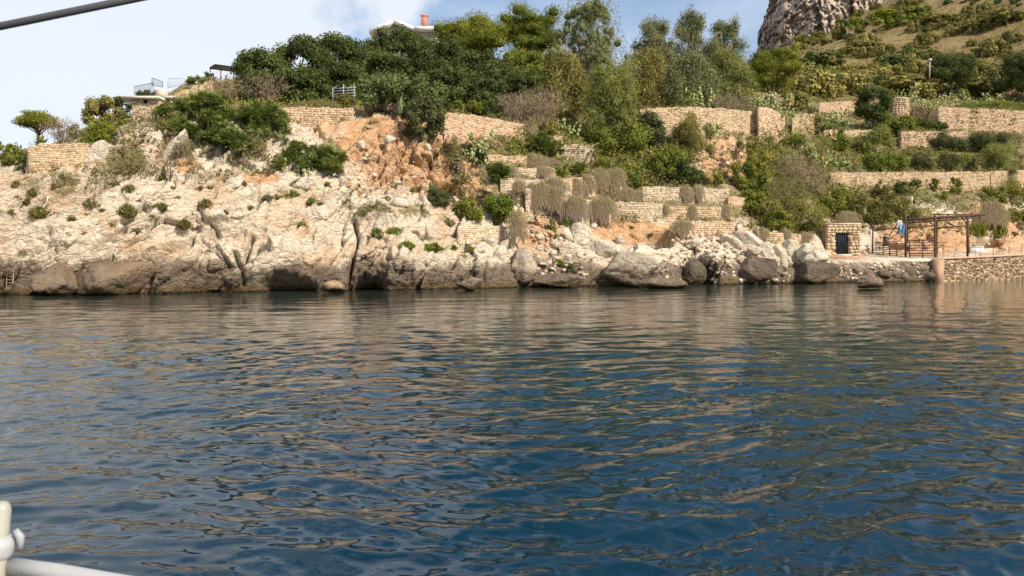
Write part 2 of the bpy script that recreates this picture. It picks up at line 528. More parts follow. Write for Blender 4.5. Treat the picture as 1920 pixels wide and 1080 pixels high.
M['rust'] = tint_mat('rusty_steel', [(0, (0.050, 0.028, 0.020)), (0.6, (0.10, 0.055, 0.037)), (1, (0.17, 0.095, 0.062))], 0.8, 0.3, 0, None, 3.0, 0.6)
M['dark_metal'] = tint_mat('dark_metal', [(0, (0.03, 0.03, 0.035)), (1, (0.07, 0.07, 0.08))], 0.5, 0.4)
M['blue_metal'] = tint_mat('dark_blue_gate_paint', [(0, (0.018, 0.025, 0.043)), (1, (0.036, 0.050, 0.075))], 0.5, 0.4)
M['grey_metal'] = tint_mat('grey_metal', [(0, (0.32, 0.33, 0.34)), (1, (0.42, 0.43, 0.44))], 0.5, 0.4)
M['inside_shade_awning'] = tint_mat('inside_shade_and_awning_dark', [(0, (0.03, 0.024, 0.018)), (1, (0.05, 0.04, 0.03))], 1.0, 0.0)  # near-black: shade inside the hut put into the colour; also the dark awning
M['cloth_white'] = tint_mat('white_cloth', [(0, (0.7, 0.7, 0.74)), (1, (0.8, 0.8, 0.82))], 0.9, 0.1)
M['cloth_blue'] = tint_mat('blue_cloth', [(0, (0.045, 0.120, 0.223)), (1, (0.108, 0.225, 0.341))], 0.9, 0.1)
M['hose'] = tint_mat('pale_hose', [(0, (0.62, 0.58, 0.42)), (1, (0.72, 0.68, 0.52))], 0.6, 0.3)
M['boat_white'] = tint_mat('boat_rail_white', [(0, (0.336, 0.336, 0.328)), (1, (0.448, 0.448, 0.432))], 0.35, 0.5, 0, None, 6, 0.5)
M['boat_cream'] = tint_mat('boat_fitting_cream', [(0, (0.320, 0.296, 0.232)), (1, (0.400, 0.376, 0.304))], 0.4, 0.5, 0, None, 6, 0.5)
M['boat_dark'] = tint_mat('boat_dark_tube', [(0, (0.045, 0.045, 0.05)), (1, (0.08, 0.08, 0.085))], 0.45, 0.4)

# ------------------------------------------------------------------ TERRAIN
# per column of the view: (photo row, distance) of each contour, waterline first
TER = {
    -260: [(558, 0), (518, 42.5), (430, 45), (350, 49), (310, 52), (300, 56), (290, 61), (285, 75), (330, 100), (400, 150)],
    0:    [(552, 0), (518, 46.3), (440, 48.5), (370, 52), (325, 55), (312, 57), (300, 59), (290, 72), (330, 100), (400, 150)],
    100:  [(553, 0), (500, 46.2), (420, 48.5), (350, 52), (318, 54.5), (312, 56.5), (290, 57.6), (268, 68), (310, 100), (400, 150)],
    200:  [(551, 0), (490, 47.3), (420, 49.5), (340, 53), (285, 56.5), (255, 59.5), (238, 63), (222, 72), (270, 100), (400, 150)],
    250:  [(550, 0), (485, 48), (410, 50), (330, 54), (280, 57), (244, 59.5), (232, 61.6), (212, 74), (240, 100), (400, 150)],
    340:  [(549, 0), (490, 48.8), (410, 51), (330, 55), (270, 58), (225, 61), (195, 65), (165, 71), (160, 90), (300, 140)],
    430:  [(547, 0), (490, 50), (410, 52), (330, 55.5), (270, 58.5), (225, 61), (200, 65), (165, 74), (150, 95), (300, 140)],
    540:  [(547, 0), (490, 50.6), (410, 52.8), (335, 55.8), (270, 58.8), (240, 60.5), (213, 62), (182, 78), (150, 105), (200, 160)],
    640:  [(546, 0), (480, 51.6), (400, 54), (340, 56.5), (280, 59.3), (240, 61), (212, 63), (182, 78), (140, 108), (200, 160)],
    760:  [(543, 0), (485, 52.5), (410, 55), (370, 57), (300, 59.8), (250, 61.5), (215, 63.5), (182, 78), (135, 108), (200, 160)],
    850:  [(541, 0), (488, 55), (430, 57), (370, 59.5), (320, 61.3), (262, 63), (235, 64.5), (190, 78), (130, 108), (200, 160)],
    930:  [(540, 0), (490, 56.5), (450, 58), (400, 60), (345, 62), (290, 65), (246, 67), (195, 80), (130, 108), (200, 160)],
    1000: [(538, 0), (508, 58), (468, 60), (420, 61.5), (375, 63), (305, 67.5), (262, 71), (200, 82), (130, 110), (200, 170)],
    1100: [(537, 0), (505, 59), (470, 61), (430, 62.5), (390, 64.5), (335, 68.5), (278, 73), (210, 84), (140, 112), (200, 180)],
    1200: [(536, 0), (495, 60.3), (465, 62), (440, 63.8), (397, 66), (350, 70), (262, 75), (235, 78), (150, 110), (200, 180)],
    1330: [(534, 0), (488, 62), (462, 64), (432, 66), (392, 68), (345, 71.5), (262, 76.5), (232, 79), (160, 110), (150, 220)],
    1430: [(532, 0), (488, 64), (466, 65.5), (445, 67.5), (415, 70), (345, 76), (262, 81), (238, 84), (160, 125), (108, 300)],
    1520: [(531, 0), (492, 65.7), (480, 67), (455, 70), (400, 74), (330, 80), (262, 86), (240, 89), (150, 135), (75, 300)],
    1560: [(530, 0), (489, 67.3), (476, 72), (440, 75), (395, 78), (345, 82), (285, 91), (240, 98), (150, 140), (52, 305)],
    1640: [(529, 0), (488, 69), (475, 74.5), (420, 77.5), (385, 80), (352, 84), (290, 94), (240, 101), (155, 140), (5, 305)],
    1720: [(528, 0), (488, 70), (474, 75.5), (405, 78), (372, 80.5), (358, 85), (285, 95), (240, 103), (165, 140), (-45, 295)],
    1820: [(526, 0), (485, 71.5), (468, 78), (405, 81), (372, 83), (355, 87), (285, 97), (240, 105), (180, 135), (-80, 265)],
    1920: [(524, 0), (480, 76), (462, 82), (405, 86), (362, 89), (340, 92), (280, 99), (240, 107), (190, 130), (-80, 220)],
    2150: [(521, 0), (475, 82), (455, 87), (390, 92), (340, 97), (310, 100), (270, 105), (220, 112), (170, 135), (-120, 200)],
}
keys = sorted(TER)
NL = 10
ctl_y = np.zeros((len(keys), NL + 2)); ctl_z = np.zeros_like(ctl_y)
for ki, k in enumerate(keys):
    for li, (py, Y) in enumerate(TER[k]):
        if li == 0:
            b = -(py - 540) / F
            Y = -CAM_H / ((b * CP - SP) / (CP + b * SP))
        _, yy, zz = P(k, py, Y)
        ctl_y[ki, li + 1] = yy; ctl_z[ki, li + 1] = zz
    ctl_y[ki, 0] = ctl_y[ki, 1] - 1.6; ctl_z[ki, 0] = -3.0
    ctl_y[ki, NL + 1] = ctl_y[ki, NL] * 1.6 + 20; ctl_z[ki, NL + 1] = ctl_z[ki, NL] * (1.05 if k > 1450 else 0.5)
rows = [12, 60, 76, 70, 60, 52, 46, 24, 38, 46, 4]
tt = np.concatenate([np.linspace(i, i + 1, r, endpoint=False) for i, r in enumerate(rows)] + [[NL + 1]])
cpx = np.concatenate([np.linspace(-260, -20, 40, endpoint=False), np.linspace(-20, 1940, 690, endpoint=False), np.linspace(1940, 2150, 40)])
NC, NR = len(cpx), len(tt)
GY = np.zeros((NR, NC)); GZ = np.zeros((NR, NC))
for li in range(NL + 2):
    pass
cy = np.stack([np.interp(cpx, keys, ctl_y[:, i]) for i in range(NL + 2)])
cz = np.stack([np.interp(cpx, keys, ctl_z[:, i]) for i in range(NL + 2)])
for c in range(NC):
    GY[:, c] = np.interp(tt, np.arange(NL + 2), cy[:, c])
    GZ[:, c] = np.interp(tt, np.arange(NL + 2), cz[:, c])


def smooth_rows(A, k):
    for _ in range(k):
        B = A.copy()
        B[1:-1] = (A[:-2] + 2 * A[1:-1] + A[2:]) / 4
        A = B
    return A


GY, GZ = smooth_rows(GY, 10), smooth_rows(GZ, 10)
GPX = np.broadcast_to(cpx, GY.shape)
GPY = PYZ(GY, GZ)
GX = (GPX - 960) / F * (GY * CP - (GZ - CAM_H) * SP)
LT = np.broadcast_to(tt[:, None], GY.shape)
# slope normal within each column plane (towards viewer / up)
dy = np.gradient(GY, axis=0); dz = np.gradient(GZ, axis=0)
ln = np.sqrt(dy * dy + dz * dz) + 1e-6
NY, NZ = -dz / ln, dy / ln
pts = np.stack([GX, GY, GZ], -1).reshape(-1, 3)
# rock character: 1 on the bare cliffs and shore, low on terraces, medium far away
rocky = np.where(GPX < 900, np.interp(LT, [0, .9, 1.2, 5.0, 6.5, 7.2], [.6, .7, 1, 1, .45, .2]),
                 np.interp(LT, [0, .9, 1.2, 3.4, 4.2, 6.5, 7.2], [.5, .6, 1, .9, .45, .35, .2]))
flatq = (GPX > 1545) & (LT > 1.9) & (LT < 3.1)
rocky = np.where(flatq, 0.04, rocky)
rocky = np.where((GPX > 1545) & (LT <= 1.9), 0.25, rocky)
rocky = np.maximum(rocky, np.clip(1.3 - np.hypot((GPX - 1360) / 60, (GPY - 300) / 50), 0, .8))
rk = rocky.ravel()
# strata frame: beds dip from upper right to lower left on the west, steeper to the east
ang = np.interp(GPX.ravel(), [0, 400, 640, 900, 1100], [48, 55, 68, 60, 20]) * math.pi / 180
ca, sa = np.cos(ang), np.sin(ang)
u = pts[:, 0] * ca + pts[:, 2] * sa
v = -pts[:, 0] * sa + pts[:, 2] * ca
w = pts[:, 1]
warp = fbm(pts * 0.25, 3)[:, None] * 0.8
q1 = np.stack([u * 0.16, v * 0.50, w * 0.34], 1) + warp
fpx0 = GPX.ravel()
f1, e1, c1, o1 = voronoi(q1 * .8)
q2 = np.stack([u * 0.45, v * 1.15, w * 0.9], 1) + warp * 1.3
f2, e2, c2, o2 = voronoi(q2)
disp = (_rnd[c1, 3] - .5) * 1.1 + (o1[:, 1] * (_rnd[c1, 0] - .3) * 1.9) + o1[:, 0] * (_rnd[c1, 2] - .5) * 1.2
disp -= 0.7 * np.exp(-(e1 / 0.03) ** 2) * (_rnd[c1, 1] > .55)
disp += (_rnd[c2, 3] - .5) * 0.45 + o2[:, 1] * (_rnd[c2, 0] - .5) * 0.55
disp -= 0.12 * np.exp(-(e2 / 0.05) ** 2) * (_rnd[c2, 1] > .7)
disp += 1.0 * fbm(pts * 0.16 + 5, 3)
disp += 0.40 * fbm(np.stack([u * 0.22, v * 1.5, w * 0.9], 1) + warp, 5, 0.60, ridged=True)
disp += 0.22 * fbm(pts * np.array([1.1, 1.1, 1.4]) + 31, 4, 0.62, ridged=True)
disp += 0.07 * fbm(pts * 3.1, 3, 0.6)
# bedding: slabs that ramp outwards and break off in a sharp step
bw = fbm(np.stack([u * .08, v * .25, w * .10], 1) + 3.7, 3) * 1.1
s1 = (v * 0.42 + w * .18 + bw) % 1.0
s2 = (v * 1.35 + w * .4 + bw * 2.3) % 1.0
bed = np.interp(fpx0, [0, 420, 640, 900, 1000], [1, 1, .55, .35, 0])
am = .55 + .6 * fbm(pts * .3 + 9, 2)
disp += bed * (2.0 * (s1 ** 1.2) - .9) * np.maximum(am, .45)
disp += bed * (0.5 * s2 - .25) * (.5 + am)
scar = np.clip(1.25 - np.hypot((fpx0 - 765) / 150, (GPY.ravel() - 295) / 85), 0, 1) + .9 * np.clip(1.2 - np.hypot((fpx0 - 1360) / 60, (GPY.ravel() - 300) / 50), 0, 1) + .8 * np.clip(1.2 - np.hypot((fpx0 - 1020) / 60, (GPY.ravel() - 425) / 36), 0, 1)
f3, e3, c3, o3 = voronoi(np.stack([u * .5 + w * .2, v * .9, w * .5], 1) + warp * 1.5 + 11)
f4, e4, c4, o4 = voronoi(np.stack([u * 1.4, v * 2.0, w * 1.3], 1) + warp * 2 + 23)
disp += scar * ((_rnd[c3, 3] - .5) * 1.3 + o3[:, 1] * (_rnd[c3, 0] - .5) * 1.6 - .35 * np.exp(-(e3 / .05) ** 2) + (_rnd[c4, 3] - .5) * .45 - .15 * np.exp(-(e4 / .08) ** 2))
# named features of the cliff: fissures and caves (row/col in the photo, world depth in metres)
fpx, fpy = GPX.ravel(), GPY.ravel()


def fissure(line, width, depth):
    global disp
    best = np.full(len(fpx), 1e9)
    for (xa, ya), (xb, yb) in zip(line[:-1], line[1:]):
        dx_, dy_ = xb - xa, yb - ya
        t = np.clip(((fpx - xa) * dx_ + (fpy - ya) * dy_) / (dx_ * dx_ + dy_ * dy_), 0, 1)
        d = np.hypot(fpx - xa - t * dx_, fpy - ya - t * dy_)
        best = np.minimum(best, d)
    disp -= depth * np.exp(-(best / width) ** 2) / np.maximum(rk, .3)


def cave(cx, cy_, rx, ry, depth):
    global disp
    d = np.sqrt(((fpx - cx) / rx) ** 2 + ((fpy - cy_) / ry) ** 2)
    disp -= depth * (1 / (1 + np.exp((d - 1) * 9))) / np.maximum(rk, .3)


fissure([(664, 412), (672, 445), (664, 480), (657, 515), (655, 545)], 3.0, 1.4)
fissure([(474, 455), (462, 490), (452, 505), (440, 480)], 3.5, 1.2)
fissure([(452, 505), (457, 545)], 3.0, 0.8)
fissure([(590, 235), (615, 265), (650, 290)], 3.5, 1.0)
fissure([(755, 285), (720, 320), (690, 345)], 3.5, 1.0)
fissure([(770, 300), (810, 335), (850, 365), (880, 380)], 5.0, 1.3)
fissure([(300, 245), (320, 290), (300, 330)], 5.0, 1.2)
fissure([(175, 480), (200, 455), (235, 440)], 4.0, 0.8)
cave(545, 540, 44, 14, 3.0)
cave(690, 540, 24, 15, 3.4)
cave(625, 542, 18, 10, 1.6)
cave(835, 350, 26, 15, 2.4)
cave(210, 545, 18, 12, 2.0)
cave(800, 305, 14, 7, 1.4)
cave(900, 376, 22, 16, 2.6)
cave(1232, 456, 28, 13, 3.4)
cave(1305, 510, 34, 30, 3.2)
cave(455, 310, 14, 8, .8)
cave(1845, 464, 32, 12, 5.0)
cave(1228, 272, 22, 8, 1.2)
# bulging base blocks
for cx, cyy, rx, ry, a in [(565, 500, 80, 45, 1.1), (760, 495, 90, 38, 1.0), (420, 500, 40, 40, .8), (330, 500, 60, 40, .7), (900, 500, 50, 30, .8)]:
    disp += a * np.exp(-((fpx - cx) / rx) ** 2 - ((fpy - cyy) / ry) ** 2)
far = np.interp(GY.ravel(), [60, 120, 300], [1, 1.3, 4.0])
disp = disp * rk
farn = fbm(pts * 0.045, 5, 0.55) * np.interp(GY.ravel(), [95, 140, 300], [0, 2.0, 6.5])
disp = disp * np.where(LT.ravel() > 8.0, 1.0, 1.0) + farn
# keep the first line under water calm
disp *= np.interp(LT.ravel(), [0, .6, 1.0], [0.2, .8, 1])
disp = disp.reshape(GY.shape)
GY = GY + NY * disp * 0.9
GZ = GZ + NZ * disp * 0.55
GZ = np.where(LT > 1.3, np.maximum(GZ, 0.15), GZ)

# sub-vertex bookkeeping -------------------------------------------------


def col_index(px):
    return int(np.clip(np.searchsorted(cpx, px), 0, NC - 1))


def ray_ground(px, py):
    """distance of the visible ground at a photo pixel"""
    c = col_index(px)
    r = PYZ(GY[:, c], GZ[:, c])
    ok = np.where((r <= py) & (LT[:, c] > 0.6))[0]
    i = ok[0] if len(ok) else NR - 5
    return float(GY[i, c])


def ground_z(px, Y):
    c = col_index(px)
    y = np.maximum.accumulate(GY[:, c])
    return float(np.interp(Y, y, GZ[:, c]))


def ground_at(x, Y):
    z = 10.0
    for _ in range(3):
        z = ground_z(PX(x, Y, z), Y)
    return z


# ------------------------------------------------------------------ retaining walls (their terraces are levelled behind them)
# name, [(px, top row, bottom row)...], stone size, stone material, label
WALLS = [
    ('retaining_wall', [(858, 424, 455), (955, 424, 462)], .26, 'stone_white', 'low whitish dry-stone wall under the round green bush, just above the white shore rocks'),
    ('retaining_wall', [(1384, 426, 450), (1421, 428, 452)], .3, 'stone', 'short square stone wall end beside the long white slab rocks'),
    ('retaining_wall', [(1421, 432, 456), (1516, 440, 460)], .3, 'stone', 'low wall with dry patches below the grey-green tamarisk bush near the hut'),
    ('retaining_wall', [(1272, 414, 442), (1376, 416, 444)], .3, 'stone_pink', 'lowest reddish terrace wall above the piled shore rubble, right of the small dark cave'),
    ('retaining_wall', [(1145, 377, 406), (1242, 381, 410)], .24, 'stone_white', 'whitish speckled wall right of the two big dry creeper mats'),
    ('retaining_wall', [(1242, 386, 411), (1362, 388, 413)], .28, 'stone', 'middle terrace wall split by dry strips, above the small dark cave'),
    ('retaining_wall', [(985, 352, 402), (1062, 356, 404)], .26, 'stone_white', 'wall behind the tallest domed creeper mat, above the orange broken bank'),
    ('retaining_wall', [(1050, 371, 420), (1146, 375, 422)], .26, 'stone_white', 'wall showing as white strips between the two big creeper mats'),
    ('retaining_wall', [(1366, 368, 390), (1402, 370, 392)], .26, 'stone', 'short pale stub of wall left of the dark green hillside bush'),
    ('retaining_wall', [(938, 334, 362), (1050, 337, 360)], .26, 'stone_white', 'pale wall under the spiky palm clump with thin dry tufts on top'),
    ('retaining_wall', [(1205, 349, 380), (1368, 354, 384)], .27, 'stone_white', 'long whitish wall along the foot of the tangled trees'),
    ('retaining_wall', [(1055, 334, 366), (1110, 332, 366), (1172, 320, 362)], .27, 'stone_pink', 'wall almost hidden by purple-brown hanging creepers'),
    ('retaining_wall', [(962, 314, 332), (1040, 314, 333)], .26, 'stone_white', 'small white wall panel between dry patches, left of the bright palm clump'),
    ('retaining_wall', [(915, 290, 310), (1012, 294, 312)], .26, 'stone_pink', 'orange-stained step of wall right of the prickly pear thicket'),
    ('retaining_wall', [(1052, 269, 300), (1114, 272, 305)], .28, 'stone_white', 'white square wall block right of the dark fan palm'),
    ('retaining_wall', [(1038, 253, 296), (1056, 254, 298)], .28, 'stone_pink', 'narrow upright wall end touching the dark fan palm'),
    ('retaining_wall', [(52, 274, 322), (70, 270, 320), (165, 268, 306)], .24, 'stone', 'smooth pinkish wall on the western headland below the umbrella pine'),
    ('retaining_wall', [(530, 200, 228), (662, 202, 226)], .28, 'stone_pink', 'pinkish top wall above the pale cliff, under the dark tree mass'),
    ('retaining_wall', [(832, 209, 256), (895, 216, 254), (985, 234, 262)], .28, 'stone_pink', 'sloping brown-topped wall right of the big round bush'),
    ('retaining_wall', [(328, 176, 195), (398, 150, 182)], .3, 'stone', 'rough rubble wall climbing towards the dark awning'),
    ('retaining_wall', [(1200, 204, 256), (1285, 200, 258), (1350, 203, 252), (1420, 210, 248)], .30, 'stone', 'long high retaining wall under the eucalyptus trees, crossed by a hanging grey bush'),
    ('buttress_wall', [(1423, 199, 262), (1446, 203, 262), (1472, 218, 264)], .28, 'stone_pink', 'pink plastered buttress stepping forward at the end of the high wall'),
    ('retaining_wall', [(1486, 214, 256), (1527, 214, 256)], .28, 'stone', 'square pale wall panel right of the plastered buttress'),
    ('retaining_wall', [(1558, 323, 352), (1700, 323, 354), (1856, 322, 358)], .28, 'stone', 'long straight cream wall above the pergola with small bushes before it'),
    ('retaining_wall', [(1858, 320, 346), (1960, 318, 346)], .28, 'stone', 'cream wall behind the dry yellow tree at the eastern edge'),
    ('retaining_wall', [(1545, 243, 258), (1640, 244, 262)], .28, 'stone', 'low broken wall line below the prickly pears on the eastern terraces'),
    ('retaining_wall', [(1690, 246, 280), (1815, 246, 280)], .28, 'stone_pink', 'pink wall with a dark cypress-like mound in front of its right end'),
    ('retaining_wall', [(1760, 200, 244), (1850, 204, 250), (1960, 210, 252)], .30, 'stone_pink', 'long high reddish wall stepping down at the eastern edge below the lawn'),
    ('retaining_wall', [(1712, 199, 226), (1762, 206, 228)], .28, 'stone_pink', 'ruined red wall between the round tower and the long reddish wall'),
    ('retaining_wall', [(1536, 192, 216), (1618, 188, 212)], .28, 'stone_pink', 'broken pink plaster wall between bushes, left of the round tower'),
    ('retaining_wall', [(1683, 368, 396), (1712, 368, 398)], .5, 'concrete', 'small bare concrete block above the pergola'),
]


def wall_path(spec, off=0.0):
    Y = [ray_ground(px, pb) for px, pt, pb in spec]
    # straighten the plan so that a wall is not wavy
    if len(Y) > 1:
        A = np.polyfit([s[0] for s in spec], Y, 1)
        fit = np.polyval(A, [s[0] for s in spec])
        Y = list(0.3 * np.array(Y) + 0.7 * fit)
    out = []
    for (px, pt, pb), y in zip(spec, Y):
        x, yy, zt = P(px, pt, y - off)
        _, _, zb = P(px, pb, y - off)
        out.append((float(x), float(yy), float(zt), float(zb)))
    return out


def level_behind(spec, path, depth=14.0):
    """raise the ground behind the wall to its top and lower what sticks out in front"""
    pxs = [s[0] for s in spec]
    c0, c1 = col_index(pxs[0] - 2), col_index(pxs[-1] + 2)
    for c in range(c0, c1 + 1):
        p = np.clip(cpx[c], pxs[0], pxs[-1])
        yf = np.interp(p, pxs, [q[1] for q in path])
        zt = np.interp(p, pxs, [q[2] for q in path])
        zb = np.interp(p, pxs, [q[3] for q in path])
        y = GY[:, c]; z = GZ[:, c]
        infront = (y < yf + 0.25) & (y > yf - 2.5) & (LT[:, c] > 1.2)
        lim = zb - 0.10 + np.clip((yf - y), 0, 5) * 0.10
        GZ[:, c] = np.where(infront, np.minimum(z, lim), z)
        z = GZ[:, c]
        beh = (y > yf + 0.30) & (y < yf + depth)
        GZ[:, c] = np.where(beh, np.maximum(z, zt - 0.12), z)


def sampler(path):
    seg = np.array([[p[0], p[1]] for p in path])
    d = np.hypot(*(seg[1:] - seg[:-1]).T)
    s = np.concatenate([[0], np.cumsum(d)])
    return s, lambda q: (np.interp(q, s, seg[:, 0]), np.interp(q, s, seg[:, 1]),
                         np.interp(q, s, [p[2] for p in path]), np.interp(q, s, [p[3] for p in path]))


def stones_arrays(path, size, sink=0.5, rough=0.014, r=rng):
    """8 corners of every stone of a coursed wall -> (N,8,3)"""
    s, f = sampler(path)
    L = s[-1]
    zmax = max(p[2] for p in path); zmin = min(p[3] for p in path) - sink
    out, tints = [], []
    z = zmax
    size = size * .74
    h0 = size * 0.72
    while z > zmin:
        h = h0 * r.uniform(.8, 1.25)
        q = -r.uniform(0, size)
        while q < L:
            wd = size * r.uniform(.65, 1.75)
            a, b = max(q, 0), min(q + wd, L)
            q += wd
            if b - a < size * .3: continue
            mid = (a + b) / 2
            x, y, zt, zb = f(mid)
            top = z; bot = z - h
            zt = zt + .16 * float(_rnd[(int(mid * 1.7) * 31 + int(size * 1000)) % 512, 0] - .55)
            if bot > zt - h * .35: continue
            if top < zb - sink: continue
            top = min(top, zt + r.uniform(-.03, .03)) if top > zt - h * .4 else top
            g = size * .035
            xa, ya, _, _ = f(a + g); xb, yb, _, _ = f(b - g)
            tx, ty = xb - xa, yb - ya
            tl = math.hypot(tx, ty) + 1e-9
            nx, ny = ty / tl, -tx / tl          # towards the viewer
            pr = r.uniform(.015, .055)
            ch = size * .09
            c = []
            for dd, inset in ((0.0, 0.0), (pr, ch)):
                for zz in (bot + g + inset, top - g * .6 - inset):
                    for (X, Yy, sg) in ((xa, ya, 1), (xb, yb, -1)):
                        c.append([X + tx / tl * inset * sg + nx * dd, Yy + ty / tl * inset * sg + ny * dd, zz])
            c = np.array(c)
            c[:, :] += r.uniform(-rough, rough, c.shape) * np.array([1, .5, 1])
            out.append(c); tints.append(r.random())
        z -= h
    return np.array(out), np.array(tints)


# corner order: back(bl,br,tl,tr) front(bl,br,tl,tr)
STQ = np.array([[4, 5, 7, 6], [0, 4, 6, 2], [5, 1, 3, 7], [6, 7, 3, 2], [0, 1, 5, 4]])


def stones_mesh(name, arr, tints):
    N = len(arr)
    V = arr.reshape(-1, 3)
    Q = (STQ[None] + (np.arange(N) * 8)[:, None, None]).reshape(-1, 4)
    return build_mesh(name, V, Q, tint=np.repeat(tints, 5))


def core_mesh(name, path, thick=0.45, sink=0.7, step=1.2, topdrop=.04):
    s, f = sampler(path)
    n = max(2, int(s[-1] / step) + 1)
    qs = np.linspace(0, s[-1], n)
    V = []
    for q in qs:
        x, y, zt, zb = f(q)
        V += [[x, y + .0, zb - sink], [x, y, zt - topdrop], [x, y + thick, zt - topdrop], [x, y + thick, zb - sink]]
    Q = []
    for i in range(n - 1):
        a = i * 4
        for k in range(4):
            Q.append([a + k, a + 4 + k, a + 4 + (k + 1) % 4, a + (k + 1) % 4])
    Q += [[0, 1, 2, 3], [(n - 1) * 4 + 3, (n - 1) * 4 + 2, (n - 1) * 4 + 1, (n - 1) * 4]]
    return build_mesh(name, V, Q, tint=np.full(len(Q), .5))


_paths = []
for name, spec, size, mat, label in WALLS:
    path = wall_path(spec, 0.35 if name == 'buttress_wall' else 0.0)
    level_behind(spec, path)
    _paths.append(path)
    plain = mat in ('plaster_pink', 'concrete')
    core = link(name, core_mesh(name, path, thick=.9 if name == 'buttress_wall' else .45, topdrop=.02 if plain else .04),
                M[mat] if plain else M['mortar'])
    tag(core, label, 'wall')
    if not plain:
        arr, ti = stones_arrays(path, size)
        if len(arr):
            so = link('stones', stones_mesh('stones', arr, ti), M[mat], core)
            so['kind'] = 'stuff'

yq = np.interp(GPX, [1757, 1830, 1925, 2010, 2150], [70.5, 72.3, 75.4, 78.3, 83])
GZ = np.where((GPX > 1757) & (GY < yq + .25) & (LT > .3), np.minimum(GZ, -.5), GZ)
# ---- colour zones of the ground (its own minerals, soil and dry grass)
zone = np.zeros((NR, NC, 4), np.float32); zone[..., 3] = 1
FPY = PYZ(GY, GZ)


def paint(ch, lst):
    for cx, cyy, rx, ry, a in lst:
        d = ((GPX - cx) / rx) ** 2 + ((FPY - cyy) / ry) ** 2
        zone[..., ch] = np.maximum(zone[..., ch], a * np.exp(-d ** 1.5))


paint(0, [(730, 265, 100, 56, 1.2), (820, 310, 90, 56, 1.2), (885, 345, 50, 34, 1.1), (720, 335, 60, 40, .7), (935, 262, 60, 26, 1),
          (1005, 425, 50, 38, 1.25), (1180, 435, 70, 24, 1.2), (1240, 440, 50, 24, .8), (1360, 300, 60, 60, 1.1), (350, 310, 30, 22, .85),
          (490, 332, 44, 15, .95), (1440, 250, 40, 30, .8), (1740, 440, 110, 44, 1.1), (1900, 440, 60, 60, .7), (1840, 395, 50, 26, .8),
          (1590, 478, 50, 10, .8), (620, 245, 60, 26, .6), (1000, 275, 40, 20, .6), (600, 490, 60, 34, .55), (1210, 262, 40, 20, .6),
          (940, 300, 40, 20, .9), (120, 420, 60, 30, .35), (1340, 450, 60, 20, .4), (1480, 260, 50, 20, .7), (90, 380, 40, 70, .3)])
paint(1, [(235, 300, 42, 32, 1), (325, 275, 28, 30, .9), (120, 345, 40, 34, .6), (478, 275, 22, 26, 1), (855, 300, 18, 60, .7),
          (775, 395, 50, 24, .55), (60, 345, 40, 20, .6), (900, 285, 40, 26, .7), (1380, 285, 30, 30, .5), (400, 330, 60, 14, .5)])
soil = np.where(GPX < 500, np.interp(LT, [5.2, 6.6], [0, 1]), np.where(GPX < 900, np.interp(LT, [6.6, 7.2], [0, 1]), np.interp(LT, [3.9, 5.2], [0.1, .75])))
soil = np.where((GPX > 1545) & (LT < 3.2), 0, soil)
soil = soil * (1 - .85 * np.clip(1.3 - np.hypot((GPX - 1360) / 60, (FPY - 300) / 52), 0, 1))
zone[..., 1] = np.maximum(zone[..., 1], soil)
zone[..., 2] = np.clip(np.interp(LT, [8.0, 8.8], [0, 1]) * (GPX > 1200), 0, 1)
GX = (GPX - 960) / F * (GY * CP - (GZ - CAM_H) * SP)
ter = link('hillside_terrain', build_mesh('hillside_terrain', np.stack([GX, GY, GZ], -1).reshape(-1, 3), grid_quads(NR, NC), smooth=False, zone=zone.reshape(-1, 4)), M['cliff'])
tag(ter, 'pale limestone sea cliff rising to terraces and a dry hillside', kind='structure')

# ------------------------------------------------------------------ WATER
pyw = np.concatenate([[1500, 1400, 1320, 1250, 1200, 1160, 1130], np.linspace(1110, 521, 560), [515, 508, 500, 493, 488, 484]])
yw = np.array([float(-CAM_H / ((-(p - 540) / F * CP - SP) / (CP - (p - 540) / F * SP))) for p in pyw])
pxw = np.concatenate([[-9000, -5000, -3000, -1800, -1100, -700, -450, -300, -200], np.linspace(-120, 2040, 500), [2120, 2220, 2400, 2700, 3300, 4200, 6000, 10000]])
WX = (pxw[None, :] - 960) / F * (yw[:, None] + 0.09)
WY = np.broadcast_to(yw[:, None], WX.shape).copy()
WZ = np.zeros_like(WX)
sp = np.gradient(yw)[:, None]
sx = np.gradient(pxw)[None, :] / F * yw[:, None]
x0, y0 = WX.copy(), WY.copy()
wx = x0 + 0.35 * np.sin(y0 * 0.9 + 0.5 * x0) + 0.5 * np.sin(x0 * 0.33 - y0 * .21)
wy = y0 + 0.30 * np.sin(x0 * 0.8 + 1.3) + 0.6 * np.sin(x0 * 0.19 + y0 * .27)
gust = 0.75 + 0.5 * (0.5 + 0.5 * np.sin(x0 * .11 + 2 * np.sin(y0 * .07)) * np.sin(y0 * .16 + 1.5 * np.sin(x0 * .05)))
wr = np.random.default_rng(5)
DX = np.zeros_like(WX); DY = np.zeros_like(WX)
NW = 64
for i in range(NW):
    lam = 0.16 * (2.9 / 0.16) ** (i / (NW - 1)) * wr.uniform(.9, 1.1)
    th = math.radians(-90 + 14 + wr.normal() * (34 if lam < 1.4 else 20))
    kx, ky = math.cos(th), math.sin(th)
    k = 2 * math.pi / lam
    slope = 0.0225 * (1.0 if lam < .8 else (.8 / lam) ** .9)
    fade = np.clip((lam / np.maximum(sp * abs(ky), sx * abs(kx) + 1e-6) - 2.5) / 2.5, 0, 1)
    ph = k * (kx * wx + ky * wy) + wr.uniform(0, 6.28)
    A = slope / k * gust
    WZ += A * np.cos(ph) * fade
    DX -= A * kx * np.sin(ph) * fade * .8
    DY -= A * ky * np.sin(ph) * fade * .8
WX = WX + DX; WY = WY + DY
m, n, l, out = new_mat('sea_water')
geo = n.new('ShaderNodeNewGeometry')
